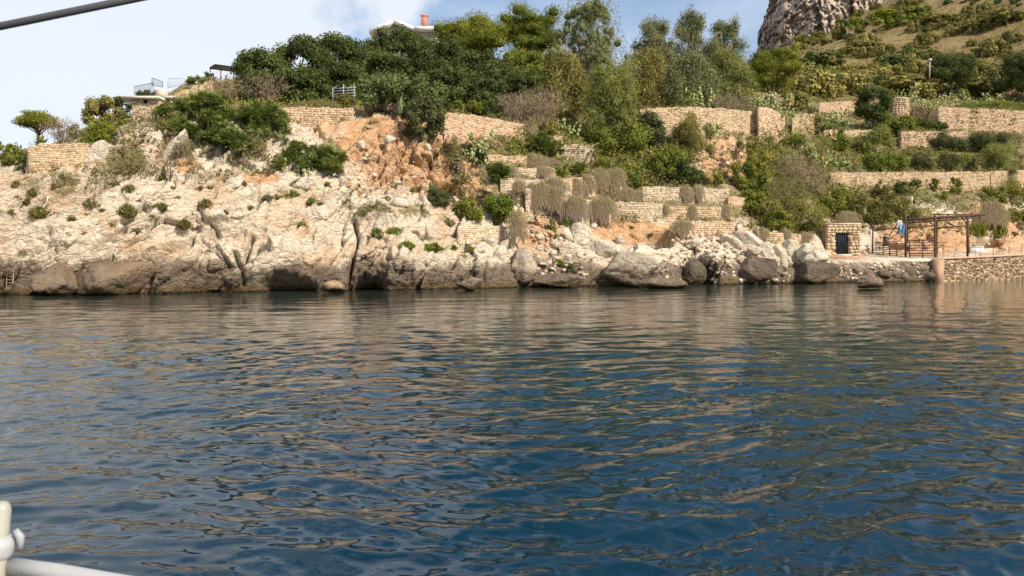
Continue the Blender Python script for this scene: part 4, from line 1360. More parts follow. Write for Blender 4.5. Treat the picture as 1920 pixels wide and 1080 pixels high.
def tree(kind, mat, x0, x1, yt, yb, Y, label, name='tree', crown_from=.3, seed=0, trunk_mat='bark', dens=1.0, lean=0.0, nl=None, depth=None, tw=None):
    """x0..x1, yt..yb: photo box of the crown; the trunk goes on down to the ground at distance Y"""
    r = np.random.default_rng(int(x0 * 5 + yt) + seed)
    px = (x0 + x1) / 2
    x, y, zt = P(px, yt, Y); _, _, zb = P(px, yb, Y)
    zg = ground_z(px + lean * (x1 - x0), Y)
    wd = (x1 - x0) * Y / F; hc = float(zt - zb); H = float(zt) - zg
    d = depth or wd * .8
    root = empty(name, (float(x) + lean * wd, float(Y), zg), label, 'tree')
    off = np.array([-lean * wd, 0, float(zb) - zg + hc / 2])
    acc = Acc()
    if kind == 'broad':
        lob = lobes_in((wd * 1.08, d, hc * 1.05), nl or int(34 + wd * hc * .6), r, (.19, .33), .95, -1.0)
        L, W = .22, .13
        core, droop, up, spread = .70, 0, 0, .30
    elif kind == 'pine':
        lob = []
        for i in range(nl or int(20 + wd * 2.6)):
            a = r.uniform(0, 6.28); q = r.random() ** .5
            lz = r.choice([.1, .45, .8], p=[.25, .35, .4]) + r.uniform(-.12, .12)
            rx = r.uniform(.14, .24) * wd
            lob.append((np.array([math.cos(a) * q * (wd * .64 - rx), math.sin(a) * q * (d / 2 - rx), (lz - .5) * hc * .9 * (1 - .35 * q) + r.normal() * .06 * hc]), np.array([rx, rx, rx * r.uniform(.42, .75)]), r.random()))
        L, W = .30, .055
        core, droop, up, spread = .62, 0, .9, .45
    elif kind == 'umbrella':
        lob = []
        for i in range(nl or 30):
            a = r.uniform(0, 6.28); q = r.random() ** .5
            rx = r.uniform(.12, .18) * wd
            lob.append((np.array([math.cos(a) * q * (wd / 2 - rx), math.sin(a) * q * (d / 2 - rx), hc * (.30 * (1 - q ** 2.2) + r.uniform(-.28, .10))]), np.array([rx, rx, rx * .55]), r.random()))
        L, W = .24, .05
        core, droop, up, spread = .6, 0, 1.0, .45
    elif kind == 'euc':
        lob = []
        for i in range(int((nl or 40) * 1.5)):
            q = r.random(); a = r.uniform(0, 6.28)
            ww = (.55 + .60 * math.sin(min(1, q * 1.05 + .10) * math.pi) ** .7)
            e = r.random() ** .6
            rx = r.uniform(.11, .20) * wd
            lob.append((np.array([math.cos(a) * e * ww * (wd * .66 - rx), math.sin(a) * e * ww * (d / 2 - rx), (q - .5) * hc * .92]), np.array([rx, rx, rx * r.uniform(1.0, 1.6)]), r.random()))
        L, W = .30, .075
        core, droop, up, spread = .28, 1.3, 0, .8
    elif kind == 'feather':
        lob = []
        for i in range(nl or 44):
            q = r.random(); a = r.uniform(0, 6.28)
            ww = 1.1 - .5 * q ** 1.6
            e = r.random() ** .5
            rx = r.uniform(.12, .20) * wd
            lob.append((np.array([math.cos(a) * e * ww * (wd / 2 - rx), math.sin(a) * e * ww * (d / 2 - rx), (q - .5) * hc * .9]), np.array([rx, rx, rx * 1.25]), r.random()))
        L, W = .36, .05
        core, droop, up, spread = .45, 1.2, 0, .6
    lob = [(c + off, R, t) for c, R, t in lob]
    area = sum(R[0] * R[2] for c, R, t in lob) * 8
    n = int(min(17000, area / (L * W) * {'broad': .85, 'pine': .9, 'umbrella': 1.0, 'euc': 1.0, 'feather': .9}[kind] * dens))
    foliage(acc, lob, n, L, W, r, droop, up, core, spread)
    cr = link('crown', acc.mesh('crown'), M[mat], root)
    ta = Acc()
    R0 = tw or max(.10, .035 * H)
    top = off + np.array([0, 0, hc * (.15 if kind not in ('umbrella', 'pine') else -.1)])
    fork = np.array([off[0] * .6, 0, max(.4, (off[2] - hc / 2) * .85)])
    if kind == 'euc': fork = np.array([0, 0, max(.8, (off[2] - hc / 2) + .1 * hc)])
    ta.tube([(0, 0, -.5), fork * .5 + np.array([r.uniform(-.1, .1), 0, 0]), fork], [R0 * 1.2, R0, R0 * .85], 8, tint=.4)
    ta.tube([fork, (fork + top) / 2 + r.normal(size=3) * .15, top], [R0 * .8, R0 * .55, R0 * .2], 7, tint=.5)
    order = r.permutation(len(lob))[:(16 if kind in ('euc', 'pine', 'umbrella') else 9)]
    for i in order:
        c = lob[i][0]
        f0 = fork + (top - fork) * r.uniform(0, .7)
        mid = f0 * .5 + c * .5 + np.array([0, 0, -.08 * hc * r.random()])
        ta.tube([f0, mid, c], [R0 * .45, R0 * .28, R0 * .08], 5, tint=float(r.random()))
    link('trunk', ta.mesh('trunk', True), M[trunk_mat], root)
    return root


# ---- trees, west to east
tree('umbrella', 'leaf_pine_bright', 22, 117, 207, 252, 61, 'lone umbrella pine with a flat yellow-green crown at the western tip', 'umbrella_pine', lean=0.03, depth=3.0, tw=.13, dens=1.2)
tree('broad', 'leaf_olive', 155, 232, 180, 246, 66, 'rounded grey-green tree left of the small stone house', 'holm_oak')
tree('broad', 'leaf_dark', 208, 250, 178, 236, 67.5, 'dark tree pressed against the left wall of the small stone house', 'holm_oak')
tree('broad', 'leaf_mid', -45, 52, 268, 322, 56, 'green leafy tree cut by the left edge of the picture', 'tree')
tree('broad', 'leaf_dark', 436, 545, 92, 196, 71, 'dark broadleaf tree beside the dark awning, lowest of the dark grove', 'ficus_tree')
tree('broad', 'leaf_dark', 500, 625, 66, 196, 74, 'dark broadleaf tree with a reddish fringe, second of the grove from the awning', 'ficus_tree')
tree('broad', 'leaf_dark', 585, 715, 58, 196, 77, 'dark broadleaf tree behind the light garden frame', 'ficus_tree')
tree('broad', 'leaf_dark', 680, 800, 50, 160, 82, 'dark tree rising in front of the white gable', 'ficus_tree')
tree('broad', 'leaf_dark', 755, 880, 66, 200, 79, 'dark broadleaf tree below the chimney, right of the gable', 'ficus_tree')
tree('broad', 'leaf_dark', 850, 965, 96, 208, 78, 'dark glossy tree behind the sloping brown-topped wall', 'ficus_tree')
tree('broad', 'leaf_mid', 925, 1040, 92, 212, 81, 'dark green tree under the tall pine', 'ficus_tree')
for a_ in [(440, 520, 128, 204, 68.5, 'shady lower tree at the western end of the grove'), (510, 600, 118, 204, 69.5, 'low dark tree above the pink top wall, left'),
           (590, 680, 110, 204, 71, 'low dark tree right behind the garden frame rails'), (800, 880, 120, 205, 71, 'low dark tree right of the round shrubs'),
           (865, 950, 130, 214, 73, 'low dark tree behind the clipped hedge'), (940, 1030, 130, 220, 75, 'low dark tree behind the pale dry bushes'), (680, 770, 90, 180, 73, 'dark tree behind the large round green shrub')]:
    tree('broad', 'leaf_dark', *a_, 'ficus_tree')
tree('pine', 'leaf_pine_bright', 815, 945, 34, 100, 88, 'bright green pine with spreading limbs right of the chimney', 'pine_tree', dens=1.2)
tree('pine', 'leaf_pine', 935, 1052, 6, 96, 90, 'tall dark stone pine with layered crown rising above the grove', 'pine_tree', dens=1.2)
tree('pine', 'leaf_pine', 960, 1040, 70, 125, 87, 'lower dark pine under the tall stone pine', 'pine_tree')
tree('euc', 'leaf_euc', 1028, 1178, 0, 215, 84, 'tallest eucalyptus with a huge grey-green crown touching the top of the view', 'eucalyptus', nl=95, trunk_mat='bark_pale', depth=9)
tree('euc', 'leaf_olive', 1000, 1100, 90, 222, 80, 'shady eucalyptus low in front of the tallest one', 'eucalyptus', nl=50, trunk_mat='bark_pale')
tree('euc', 'leaf_euc', 1188, 1268, 38, 190, 92, 'round-topped eucalyptus right of the gap of sky', 'eucalyptus', nl=46, trunk_mat='bark_pale')
tree('euc', 'leaf_euc', 1258, 1332, 22, 185, 94, 'slim tall eucalyptus, middle one of the eastern group', 'eucalyptus', nl=44, trunk_mat='bark_pale')
tree('euc', 'leaf_euc', 1322, 1402, 38, 190, 93, 'open eucalyptus with sky showing through, easternmost of the row', 'eucalyptus', nl=36, trunk_mat='bark_pale', dens=.8)
tree('euc', 'leaf_olive', 1185, 1290, 85, 200, 95, 'shaded eucalyptus filling the gap behind the round-topped one', 'eucalyptus', nl=46, trunk_mat='bark_pale')
tree('euc', 'leaf_olive', 1290, 1400, 80, 200, 97, 'shaded eucalyptus filling the gap behind the open one', 'eucalyptus', nl=46, trunk_mat='bark_pale')
tree('euc', 'leaf_olive', 1060, 1170, 80, 225, 88, 'shaded eucalyptus behind the tallest one', 'eucalyptus', nl=50, trunk_mat='bark_pale')
tree('euc', 'leaf_olive', 1158, 1260, 100, 204, 87, 'shaded grey eucalyptus behind the pale feathery tree', 'eucalyptus', nl=44, trunk_mat='bark_pale')
tree('euc', 'leaf_euc', 1240, 1345, 105, 206, 87, 'wide low eucalyptus above the long high retaining wall', 'eucalyptus', nl=46, trunk_mat='bark_pale')
tree('euc', 'leaf_tam', 1320, 1412, 100, 204, 89, 'thin brownish eucalyptus next to the prickly pears on the high wall', 'eucalyptus', nl=36, trunk_mat='bark_pale', dens=.8)
tree('feather', 'leaf_tam', 1082, 1212, 128, 250, 75.5, 'pale yellow-green feathery tree leaning over the terraces', 'pepper_tree', nl=60, trunk_mat='bark_pale', dens=1.1)
tree('broad', 'leaf_mid', 1100, 1222, 225, 345, 74, 'dark green tangled tree below the feathery one', 'tree')
tree('broad', 'leaf_blue', 1180, 1250, 210, 345, 75, 'blue-grey drooping tree beside the high wall', 'tree')
tree('feather', 'leaf_olive', 1250, 1328, 204, 330, 75, 'grey bush-like tree hanging across the long high wall', 'pepper_tree', nl=36)
tree('pine', 'leaf_pine_bright', 1400, 1500, 88, 165, 96, 'bright green pine standing before the foot of the dark crag', 'pine_tree')
tree('broad', 'leaf_dark', 1602, 1676, 160, 228, 99, 'dark tree with a grey dead underside left of the round stone tower', 'carob_tree')
tree('broad', 'leaf_dark', 1740, 1830, 100, 160, 128, 'dark green round tree behind the small lamp post', 'carob_tree')
tree('broad', 'leaf_dark', 1880, 1990, 88, 178, 128, 'dark tree cut by the right edge above the lawn', 'carob_tree')
tree('feather', 'leaf_tam', 1830, 1915, 275, 360, 90, 'dry yellow-brown feathery tree between the two cream walls at the east', 'tamarisk_tree', nl=30)
print('trees', round(time.time() - T0, 1))

B = bush
# big round shrub pair above the orange scar
B('round', 'leaf_soft', 662, 775, 134, 216, 'large round green shrub on the wall end, left of the blue-grey one', 62.2, dens=1.2)
B('round', 'leaf_soft', 735, 835, 130, 222, 'tallest round shrub crowning the orange scar', 62.6, dens=1.1)
B('dense', 'leaf_blue', 752, 836, 178, 258, 'dark blue-green shrub hanging over the orange scar', 60.2, dens=1.2)
B('loose', 'dry', 668, 752, 186, 222, 'brown-leaved shrub below the large round green shrub', 62.3)
B('agave', 'agave', 735, 762, 180, 216, 'pale agave between the two big round shrubs', 62.0)
B('fanpalm', 'palm', 515, 640, 246, 328, 'big dark green dwarf palm mound alone in the middle of the pale cliff')
B('agave', 'agave', 500, 548, 236, 278, 'yellowish agave clump left of the lone dwarf palm mound')
B('cactus', 'cactus', 535, 590, 300, 332, 'yellow-green prickly pear at the foot of the lone dwarf palm mound', depth=1.2)
# fan palm thicket on the western cliff top
for (a, b_, c, d_, s_) in [
    (358, 420, 205, 272, 'fan palm hanging lowest on the left of the cliff-top thicket'),
    (400, 455, 225, 285, 'fan palm low in the thicket above the pale pinnacle'),
    (355, 430, 172, 235, 'fan palm thicket top beside the orange patch of bare ground'),
    (420, 495, 180, 250, 'broad fan palm in the middle of the cliff-top thicket'),
    (470, 540, 195, 262, 'fan palm at the right end of the thicket by the pink wall'),
    (440, 510, 228, 272, 'fan palm overhanging the cliff right of the pinnacle'),
    (285, 332, 185, 242, 'fan palm below the small stone house'),
    (318, 352, 175, 215, 'small fan palm head right of the small stone house'),
    (322, 362, 205, 262, 'fan palm leaning over a dark hollow beside the pinnacle')]:
    B('fanpalm', 'palm', a, b_, c, d_, s_, dens=1)
B('twig', 'dry_olive', 262, 330, 212, 300, 'feathery olive-brown shrub spilling down below the stone house', 58.5, dens=1.6)
B('loose', 'leaf_scrub', 250, 305, 218, 290, 'dull green shrub in front of the stone house corner', 59.6)
B('reed', 'leaf_tam', 335, 392, 160, 215, 'tall pale grassy reeds right of the stone house', 64)
B('twig', 'dry', 385, 455, 140, 205, 'pale brown dry shrub left of the dark grove', 67)
B('twig', 'dry', 470, 520, 140, 200, 'reddish dry shrub against the dark grove', 67)
B('round', 'leaf_bright', 345, 388, 140, 160, 'bright green shrub on the rubble wall near the awning', 70)
B('round', 'leaf_dark', 378, 402, 134, 156, 'small dark shrub on the wall beside the awning', 71)
B('round', 'leaf_pine_bright', 150, 222, 224, 290, 'yellow-green low pine shrub on the headland', 57.5)
B('dense', 'leaf_mid', 205, 262, 222, 300, 'green shrub filling the gully below the stone house', 59)
B('twig', 'dry', 88, 130, 222, 268, 'greyish dry bush right of the umbrella pine', 60)
B('loose', 'leaf_scrub', 120, 160, 226, 272, 'thin grey-green bush on the headland wall', 61)
B('agave', 'palm', 52, 90, 248, 275, 'dark spiky agaves at the foot of the umbrella pine', 58.5)
B('loose', 'leaf_dark', 25, 56, 288, 322, 'dark shrub against the left end of the headland wall')
B('mat', 'dry_olive', 160, 215, 300, 352, 'grassy shrub under the right end of the headland wall', depth=2)
B('twig', 'dry_olive', 118, 166, 268, 300, 'dry bush growing out of the headland wall', depth=1.5)
B('mat', 'dry_olive', 70, 130, 318, 348, 'olive grass mat below the headland wall', depth=2)
B('mat', 'dry_olive', 200, 275, 280, 335, 'brown dry grass slope in the gully left of the pinnacle', depth=3)
B('mat', 'dry_olive', 318, 362, 250, 300, 'dry grass patch on the flank of the pinnacle', depth=2)
B('mat', 'dry_olive', 460, 498, 252, 292, 'dry brown mat below the fan palms, left of the agaves', depth=2)
B('mat', 'dry_olive', 345, 380, 300, 345, 'dry olive grass strip right of the orange patch', depth=2)
B('mat', 'dry_olive', 660, 740, 375, 410, 'grey dry brush around the white outcrop', depth=2)
B('mat', 'dry_olive', 836, 870, 250, 330, 'brown dry strip down the cliff right of the orange scar', depth=2)
# central thickets
B('cactus', 'cactus', 858, 922, 240, 318, 'tall prickly pear thicket under the sloping wall', depth=2.4)
B('loose', 'leaf_dark', 862, 918, 262, 322, 'dark undergrowth within the prickly pear thicket')
B('fanpalm', 'palm', 895, 952, 298, 350, 'drooping dark palm right below the prickly pear thicket')
B('fanpalm', 'palm', 982, 1050, 246, 300, 'dark fan palm left of the white square wall block')
B('loose', 'leaf_bright', 1036, 1072, 294, 336, 'bright green leafy clump in front of the terrace steps', dens=1.2)
B('fanpalm', 'palm', 1066, 1106, 302, 334, 'small bright fan palm beside the leafy clump')
B('round', 'leaf_mid', 850, 910, 362, 422, 'round green bush on the low whitish wall, left one', dens=1.2)
B('round', 'leaf_bright', 895, 962, 358, 424, 'lighter round green bush on the low whitish wall, right one', dens=1.2)
B('needle', 'leaf_blue', 800, 845, 350, 394, 'small blue-green bush under the orange overhang')
B('fanpalm', 'palm', 1158, 1206, 312, 356, 'silvery dark palm above the corner of the creeper mats')
B('agave', 'palm', 1022, 1050, 402, 440, 'dark spiky agave left above the white boulders')
B('agave', 'palm', 1046, 1078, 404, 430, 'second dark spiky agave just above the tall pointed boulder')
B('round', 'leaf_olive', 1012, 1052, 222, 256, 'grey-green bush left of the small prickly pear patch', 73)
B('cactus', 'cactus', 1046, 1092, 222, 256, 'small prickly pear patch under the tallest eucalyptus', 73.5)
B('twig', 'dry', 985, 1042, 166, 238, 'tall pale dry bush in the middle of the grove edge', 69.5, dens=1.7)
B('twig', 'dry', 940, 985, 178, 236, 'pinkish dry bush right of the sloping wall', 69, dens=1.6)
B('dense', 'leaf_mid', 835, 905, 185, 212, 'clipped green hedge on the sloping wall', 67)
B('dense', 'leaf_dark', 895, 945, 188, 225, 'dark shrub at the right end of the hedge', 68)
B('mat', 'dry_olive', 540, 640, 184, 204, 'dull grass growing along the pink top wall', 64, depth=1.5)
B('loose', 'leaf_scrub', 600, 668, 172, 206, 'green scrub under the light garden frame', 65)
B('loose', 'leaf_mid', 1110, 1190, 290, 348, 'shady shrub under the tangled tree')
B('dense', 'leaf_mid', 1218, 1290, 276, 350, 'glossy green shrub right of the blue-grey tree')
B('dense', 'leaf_dark', 1262, 1322, 300, 354, 'dark shrub with pale stems above the long whitish wall')
B('loose', 'leaf_mid', 1310, 1364, 314, 354, 'round green shrub at the end of the long whitish wall')
B('feather', 'leaf_tam', 1316, 1342, 220, 330, 'thin yellow-green strip of shrub at the edge of the orange bank', 75)
B('dense', 'leaf_mid', 1366, 1420, 300, 364, 'dark green citrus-like shrub on the terrace edge', dens=1.1)
B('citrus', 'leaf_mid', 1398, 1448, 312, 366, 'leafy green shrub below the yellowing one')
B('citrus', 'leaf_yellow', 1400, 1452, 278, 335, 'yellowing leafy shrub, the most golden plant on the terraces')
B('loose', 'leaf_bright', 1395, 1435, 268, 300, 'bright green top of shrub above the yellowing one')
B('cactus', 'cactus', 1334, 1356, 232, 256, 'small prickly pear on the bank below the long high wall', depth=.8)
B('twig', 'dry', 1450, 1520, 282, 345, 'reddish-brown leafless shrub right of the yellowing shrub')
B('twig', 'dry', 1480, 1560, 305, 372, 'large grey-brown leafless thicket')
B('twig', 'dry_olive', 1440, 1500, 330, 395, 'dull brown shrub above the dark green hillside bush')
B('dense', 'leaf_mid', 1386, 1462, 352, 412, 'dark green hillside bush left of the tamarisk')
B('feather', 'leaf_olive', 1408, 1478, 372, 432, 'grey-green tamarisk bush hanging over the low wall')
B('feather', 'leaf_scrub', 1455, 1545, 378, 452, 'large olive tamarisk bush left of the stone hut')
B('dense', 'leaf_mid', 1436, 1490, 392, 440, 'bright-lit green bush low in the tamarisk clump')
B('cactus', 'cactus', 1412, 1470, 165, 206, 'prickly pear clump on the plastered buttress', 84)
B('cactus', 'cactus', 1448, 1492, 178, 226, 'prickly pear hanging down the right side of the buttress', 82)
B('cactus', 'cactus', 1290, 1345, 160, 203, 'pale prickly pear standing on the long high wall', 80)
B('feather', 'leaf_bright', 1272, 1300, 165, 203, 'small yellow-green bush on the long high wall', 80)
B('twig', 'dry', 1340, 1412, 172, 209, 'dry brown brush along the top of the long high wall', 80.5)
B('cactus', 'cactus', 1540, 1600, 200, 246, 'pale prickly pear before the broken pink wall')
B('agave', 'agave', 1508, 1542, 186, 214, 'pale agave behind the square wall panel', 90)
B('dense', 'leaf_mid', 1520, 1590, 232, 262, 'green shrub right under the square wall panel')
B('loose', 'leaf_bright', 1458, 1530, 252, 296, 'bright green leafy thicket below the square wall panel')
B('cactus', 'cactus', 1500, 1560, 268, 318, 'pale prickly pear on the slope left of the long cream wall')
B('cactus', 'cactus', 1560, 1618, 282, 324, 'sprawling pale prickly pear above the left end of the long cream wall')
B('loose', 'leaf_bright', 1550, 1610, 248, 290, 'light green shrub above the sprawling prickly pear')
B('round', 'leaf_bright', 1612, 1712, 282, 326, 'bright green mound overhanging the long cream wall', dens=1.1)
B('needle', 'leaf_blue', 1708, 1800, 284, 324, 'smooth dark mound on the long cream wall, right of the bright one', dens=1.2)
B('loose', 'leaf_bright', 1778, 1845, 286, 322, 'light green shrub behind the smooth dark mound')
B('needle', 'leaf_blue', 1738, 1906, 246, 292, 'widest dark cypress-green mound on the eastern terraces', dens=1.2)
B('needle', 'leaf_blue', 1725, 1790, 244, 284, 'dark mound at the left shoulder of the widest one')
B('feather', 'leaf_tam', 1612, 1680, 232, 300, 'olive drooping bush with a bent trunk')
B('dense', 'leaf_mid', 1645, 1725, 210, 250, 'green shrub at the foot of the round tower', 98.0)
B('dense', 'leaf_dark', 1722, 1782, 222, 246, 'dark shrub at the foot of the long reddish wall')
B('loose', 'leaf_dark', 1520, 1550, 218, 250, 'dark upright shrub right of the square wall panel', 88)
B('cactus', 'cactus', 1728, 1790, 172, 202, 'prickly pear row on the ruined red wall', 106)
B('cactus', 'cactus', 1796, 1846, 172, 200, 'prickly pear clump above the long reddish wall', 108)
B('cactus', 'cactus', 1856, 1900, 172, 204, 'branching prickly pear beside the lawn', 108)
B('cactus', 'cactus', 1690, 1722, 160, 196, 'prickly pear rising behind the round tower', 104)
B('mat', 'leaf_bright', 1780, 1940, 188, 204, 'strip of light green lawn behind the long reddish wall', 109, depth=10, name='lawn_patch', cat='lawn')
# small shrubs before the long cream wall
for (a, b_, c, d_, s_, k_, m_) in [
    (1640, 1668, 335, 372, 'pointed olive shrub before the long cream wall, left one', 'dense', 'leaf_scrub'),
    (1744, 1762, 332, 360, 'smallest pointed shrub before the long cream wall, the one standing alone', 'dense', 'leaf_scrub'),
    (1782, 1806, 332, 366, 'pointed shrub before the long cream wall, right one', 'dense', 'leaf_mid'),
    (1676, 1735, 335, 372, 'broad dark shrub between the pointed ones before the cream wall', 'loose', 'leaf_dark'),
    (1750, 1782, 356, 378, 'low green plant below the lone pointed shrub', 'loose', 'leaf_mid'),
    (1598, 1620, 330, 348, 'small grey leafless shrub on the left part of the cream wall', 'twig', 'dry'),
    (1520, 1602, 350, 415, 'dark leafy shrub above the stone hut', 'dense', 'leaf_mid'),
    (1590, 1670, 358, 412, 'mixed green thicket right above the stone hut', 'loose', 'leaf_scrub'),
    (1560, 1612, 372, 422, 'shady dark thicket behind the stone hut', 'loose', 'leaf_dark'),
    (1670, 1738, 364, 418, 'silvery grey-green bush above the left end of the rusty frame', 'feather', 'leaf_olive'),
    (1762, 1830, 368, 402, 'thin pale grassy shrub above the middle of the rusty frame', 'twig', 'dry_olive'),
    (1845, 1895, 345, 388, 'dark glossy shrub at the top of the right-hand bank', 'dense', 'leaf_mid'),
    (1890, 1950, 335, 388, 'yellow-green shrub near the right edge', 'loose', 'leaf_yellow'),
    (1896, 1950, 392, 428, 'green shrub cut by the right edge above the path', 'dense', 'leaf_mid'),
    (1628, 1680, 392, 424, 'dusty green shrub left of the hanging cloths', 'feather', 'leaf_scrub'),
    (1836, 1892, 324, 352, 'grey-brown base thicket under the dry yellow tree', 'twig', 'dry')]:
    B(k_, m_, a, b_, c, d_, s_)
B('reed', 'leaf_mid', 1816, 1852, 410, 446, 'bright green grass clump right of the rusty frame, left half', dens=1.6)
B('reed', 'leaf_mid', 1846, 1890, 412, 448, 'bright green grass clump right of the rusty frame, right half', dens=1.6)
B('agave', 'agave', 1608, 1640, 385, 418, 'straw-coloured agave on the slope right of the stone hut')
B('agave', 'agave', 1640, 1668, 378, 402, 'pale agave above the left end of the frame')
B('agave', 'agave', 798, 824, 336, 368, 'thin pale agave on the orange overhang')
B('agave', 'agave', 785, 806, 246, 266, 'small agave on the edge of the orange scar')
# hanging withered creepers
CUR = [(986, 1031, 346, 402, 'tall domed grey-brown creeper mat above the orange bank'),
       (961, 984, 342, 370, 'small pointed dark creeper mat left of the tall domed one'),
       (1032, 1054, 352, 408, 'narrow creeper strand between the tall dome and the square mats'),
       (1063, 1100, 372, 424, 'left one of the two big square creeper mats above the boulders'),
       (1107, 1150, 373, 424, 'right one of the two big square creeper mats above the boulders'),
       (1056, 1092, 337, 372, 'purple-brown creeper mat over the hidden wall, left part'),
       (1086, 1112, 330, 372, 'purple-brown creeper mat over the hidden wall, middle part'),
       (1106, 1136, 318, 368, 'purple-brown creeper curtain left of the bare stone streak'),
       (1138, 1168, 318, 368, 'purple-brown creeper curtain right of the bare stone streak'),
       (1020, 1058, 336, 366, 'olive creeper mat right of the dry tufts'),
       (985, 1020, 292, 316, 'olive grassy mat hanging on the upper step, left'),
       (1018, 1046, 298, 316, 'olive grassy mat hanging on the upper step under the dark fan palm'),
       (1003, 1032, 314, 336, 'dull olive mat right of the small white wall panel'),
       (948, 970, 314, 334, 'faded brown mat left of the small white wall panel'),
       (1150, 1196, 356, 380, 'yellowish withered mat below the silvery palm'),
       (955, 982, 398, 460, 'long grey-brown creeper strand down to the shore ridge'),
       (880, 918, 322, 378, 'pale brown creeper fan beside the orange overhang'),
       (1270, 1294, 350, 382, 'brown creeper patch on the long whitish wall, left'),
       (1296, 1316, 350, 382, 'grey-brown creeper patch on the long whitish wall, right'),
       (1242, 1254, 386, 404, 'short dry strip at the joint of two middle walls'),
       (1290, 1306, 386, 414, 'dry strip crossing the middle terrace wall'),
       (1350, 1368, 386, 412, 'brown dry strip at the right end of the middle wall'),
       (1264, 1294, 414, 444, 'plain brown withered patch above the shore rubble'),
       (1414, 1438, 430, 454, 'square dry patch on the low wall, left one'),
       (1462, 1482, 430, 454, 'leaning dry patch on the low wall, middle one'),
       (1495, 1520, 438, 458, 'square dry patch on the low wall nearest the hut'),
       (1836, 1880, 380, 432, 'grey-brown hanging mat at the right end of the rusty frame'),
       (1572, 1606, 398, 424, 'grey dry mat on the slope just above the stone hut'),
       (975, 1000, 228, 256, 'brown dry patch at the right end of the sloping wall')]
for a, b_, c, d_, s_ in CUR:
    B('curtain', 'creeper', a, b_, c, d_, s_, dens=1.0, dy=-.25)
# tufts on the cliff: alike and countable
proto = {}
TU = [(215, 348), (50, 380), (95, 352), (160, 402), (187, 392), (155, 438), (300, 336), (242, 358), (112, 330), (385, 386), (372, 352), (456, 346), (262, 378), (205, 420), (60, 362), (130, 408), (236, 400), (300, 386), (320, 352), (405, 372),
      (280, 410), (30, 350), (20, 400), (75, 400), (330, 372), (345, 420), (420, 400), (250, 430)]
TG = [(508, 396), (568, 422), (586, 376), (530, 368), (548, 366), (682, 402), (694, 394), (740, 436), (800, 464), (812, 466), (762, 462), (850, 464), (905, 452), (828, 456),
      (705, 440), (884, 470), (1050, 492), (1070, 498), (1044, 486), (600, 380), (640, 378), (468, 388), (990, 478)]
TD = [(30, 372), (170, 385), (255, 362), (390, 350), (500, 372), (760, 250), (700, 232), (820, 290), (740, 350), (780, 360), (610, 350), (640, 330), (650, 380), (725, 372), (560, 350), (870, 400), (840, 420), (930, 400), (1010, 384), (1180, 425), (1215, 440), (1320, 330),
      (1340, 300), (1385, 270), (1390, 320), (1230, 300), (1350, 338), (1600, 440), (1660, 440), (1900, 440), (1870, 445), (1350, 430), (1310, 436), (1240, 380), (1330, 395), (1560, 430), (1700, 408), (1790, 400), (940, 320), (1000, 340)]
for lst, mat, lab, grp, sz in [(TU, 'leaf_scrub', 'olive-green shrub tuft rooted in the pale western cliff', 'olive tufts on the western cliff', (.9, .62)),
                               (TG, 'leaf_bright', 'bright yellow-green samphire tuft in a crack of the white rock', 'bright green tufts on the white rock', (1.0, .55)),
                               (TD, 'dry_olive', 'dry brown tuft on the broken banks and ledges', 'dry tufts on the banks', (.85, .6))]:
    src = [link('grass_tuft', bush_mesh((1, .8, .62), 'tuft', 40 + i, 1.6), M[mat]) for i in range(3)]
    for i, (px, py) in enumerate(lst):
        o = src[i] if i < 3 else src[i % 3].copy()
        if i >= 3: COL.objects.link(o)
        Y = ray_ground(px, py)
        x, y, z = P(px, py, Y)
        r_ = random.uniform(.7, 1.4)
        r_ *= random.uniform(.8, 1.5)
        o.scale = (sz[0] * r_ * random.uniform(.8, 1.3), .9 * r_, sz[1] * 1.9 * r_ * random.uniform(.8, 1.2))
        o.rotation_euler = (0, 0, random.uniform(0, 6.28))
        o.location = (float(x), float(y) + .15, float(z) - .30 * r_)
        tag(o, lab, 'grass tuft', grp)
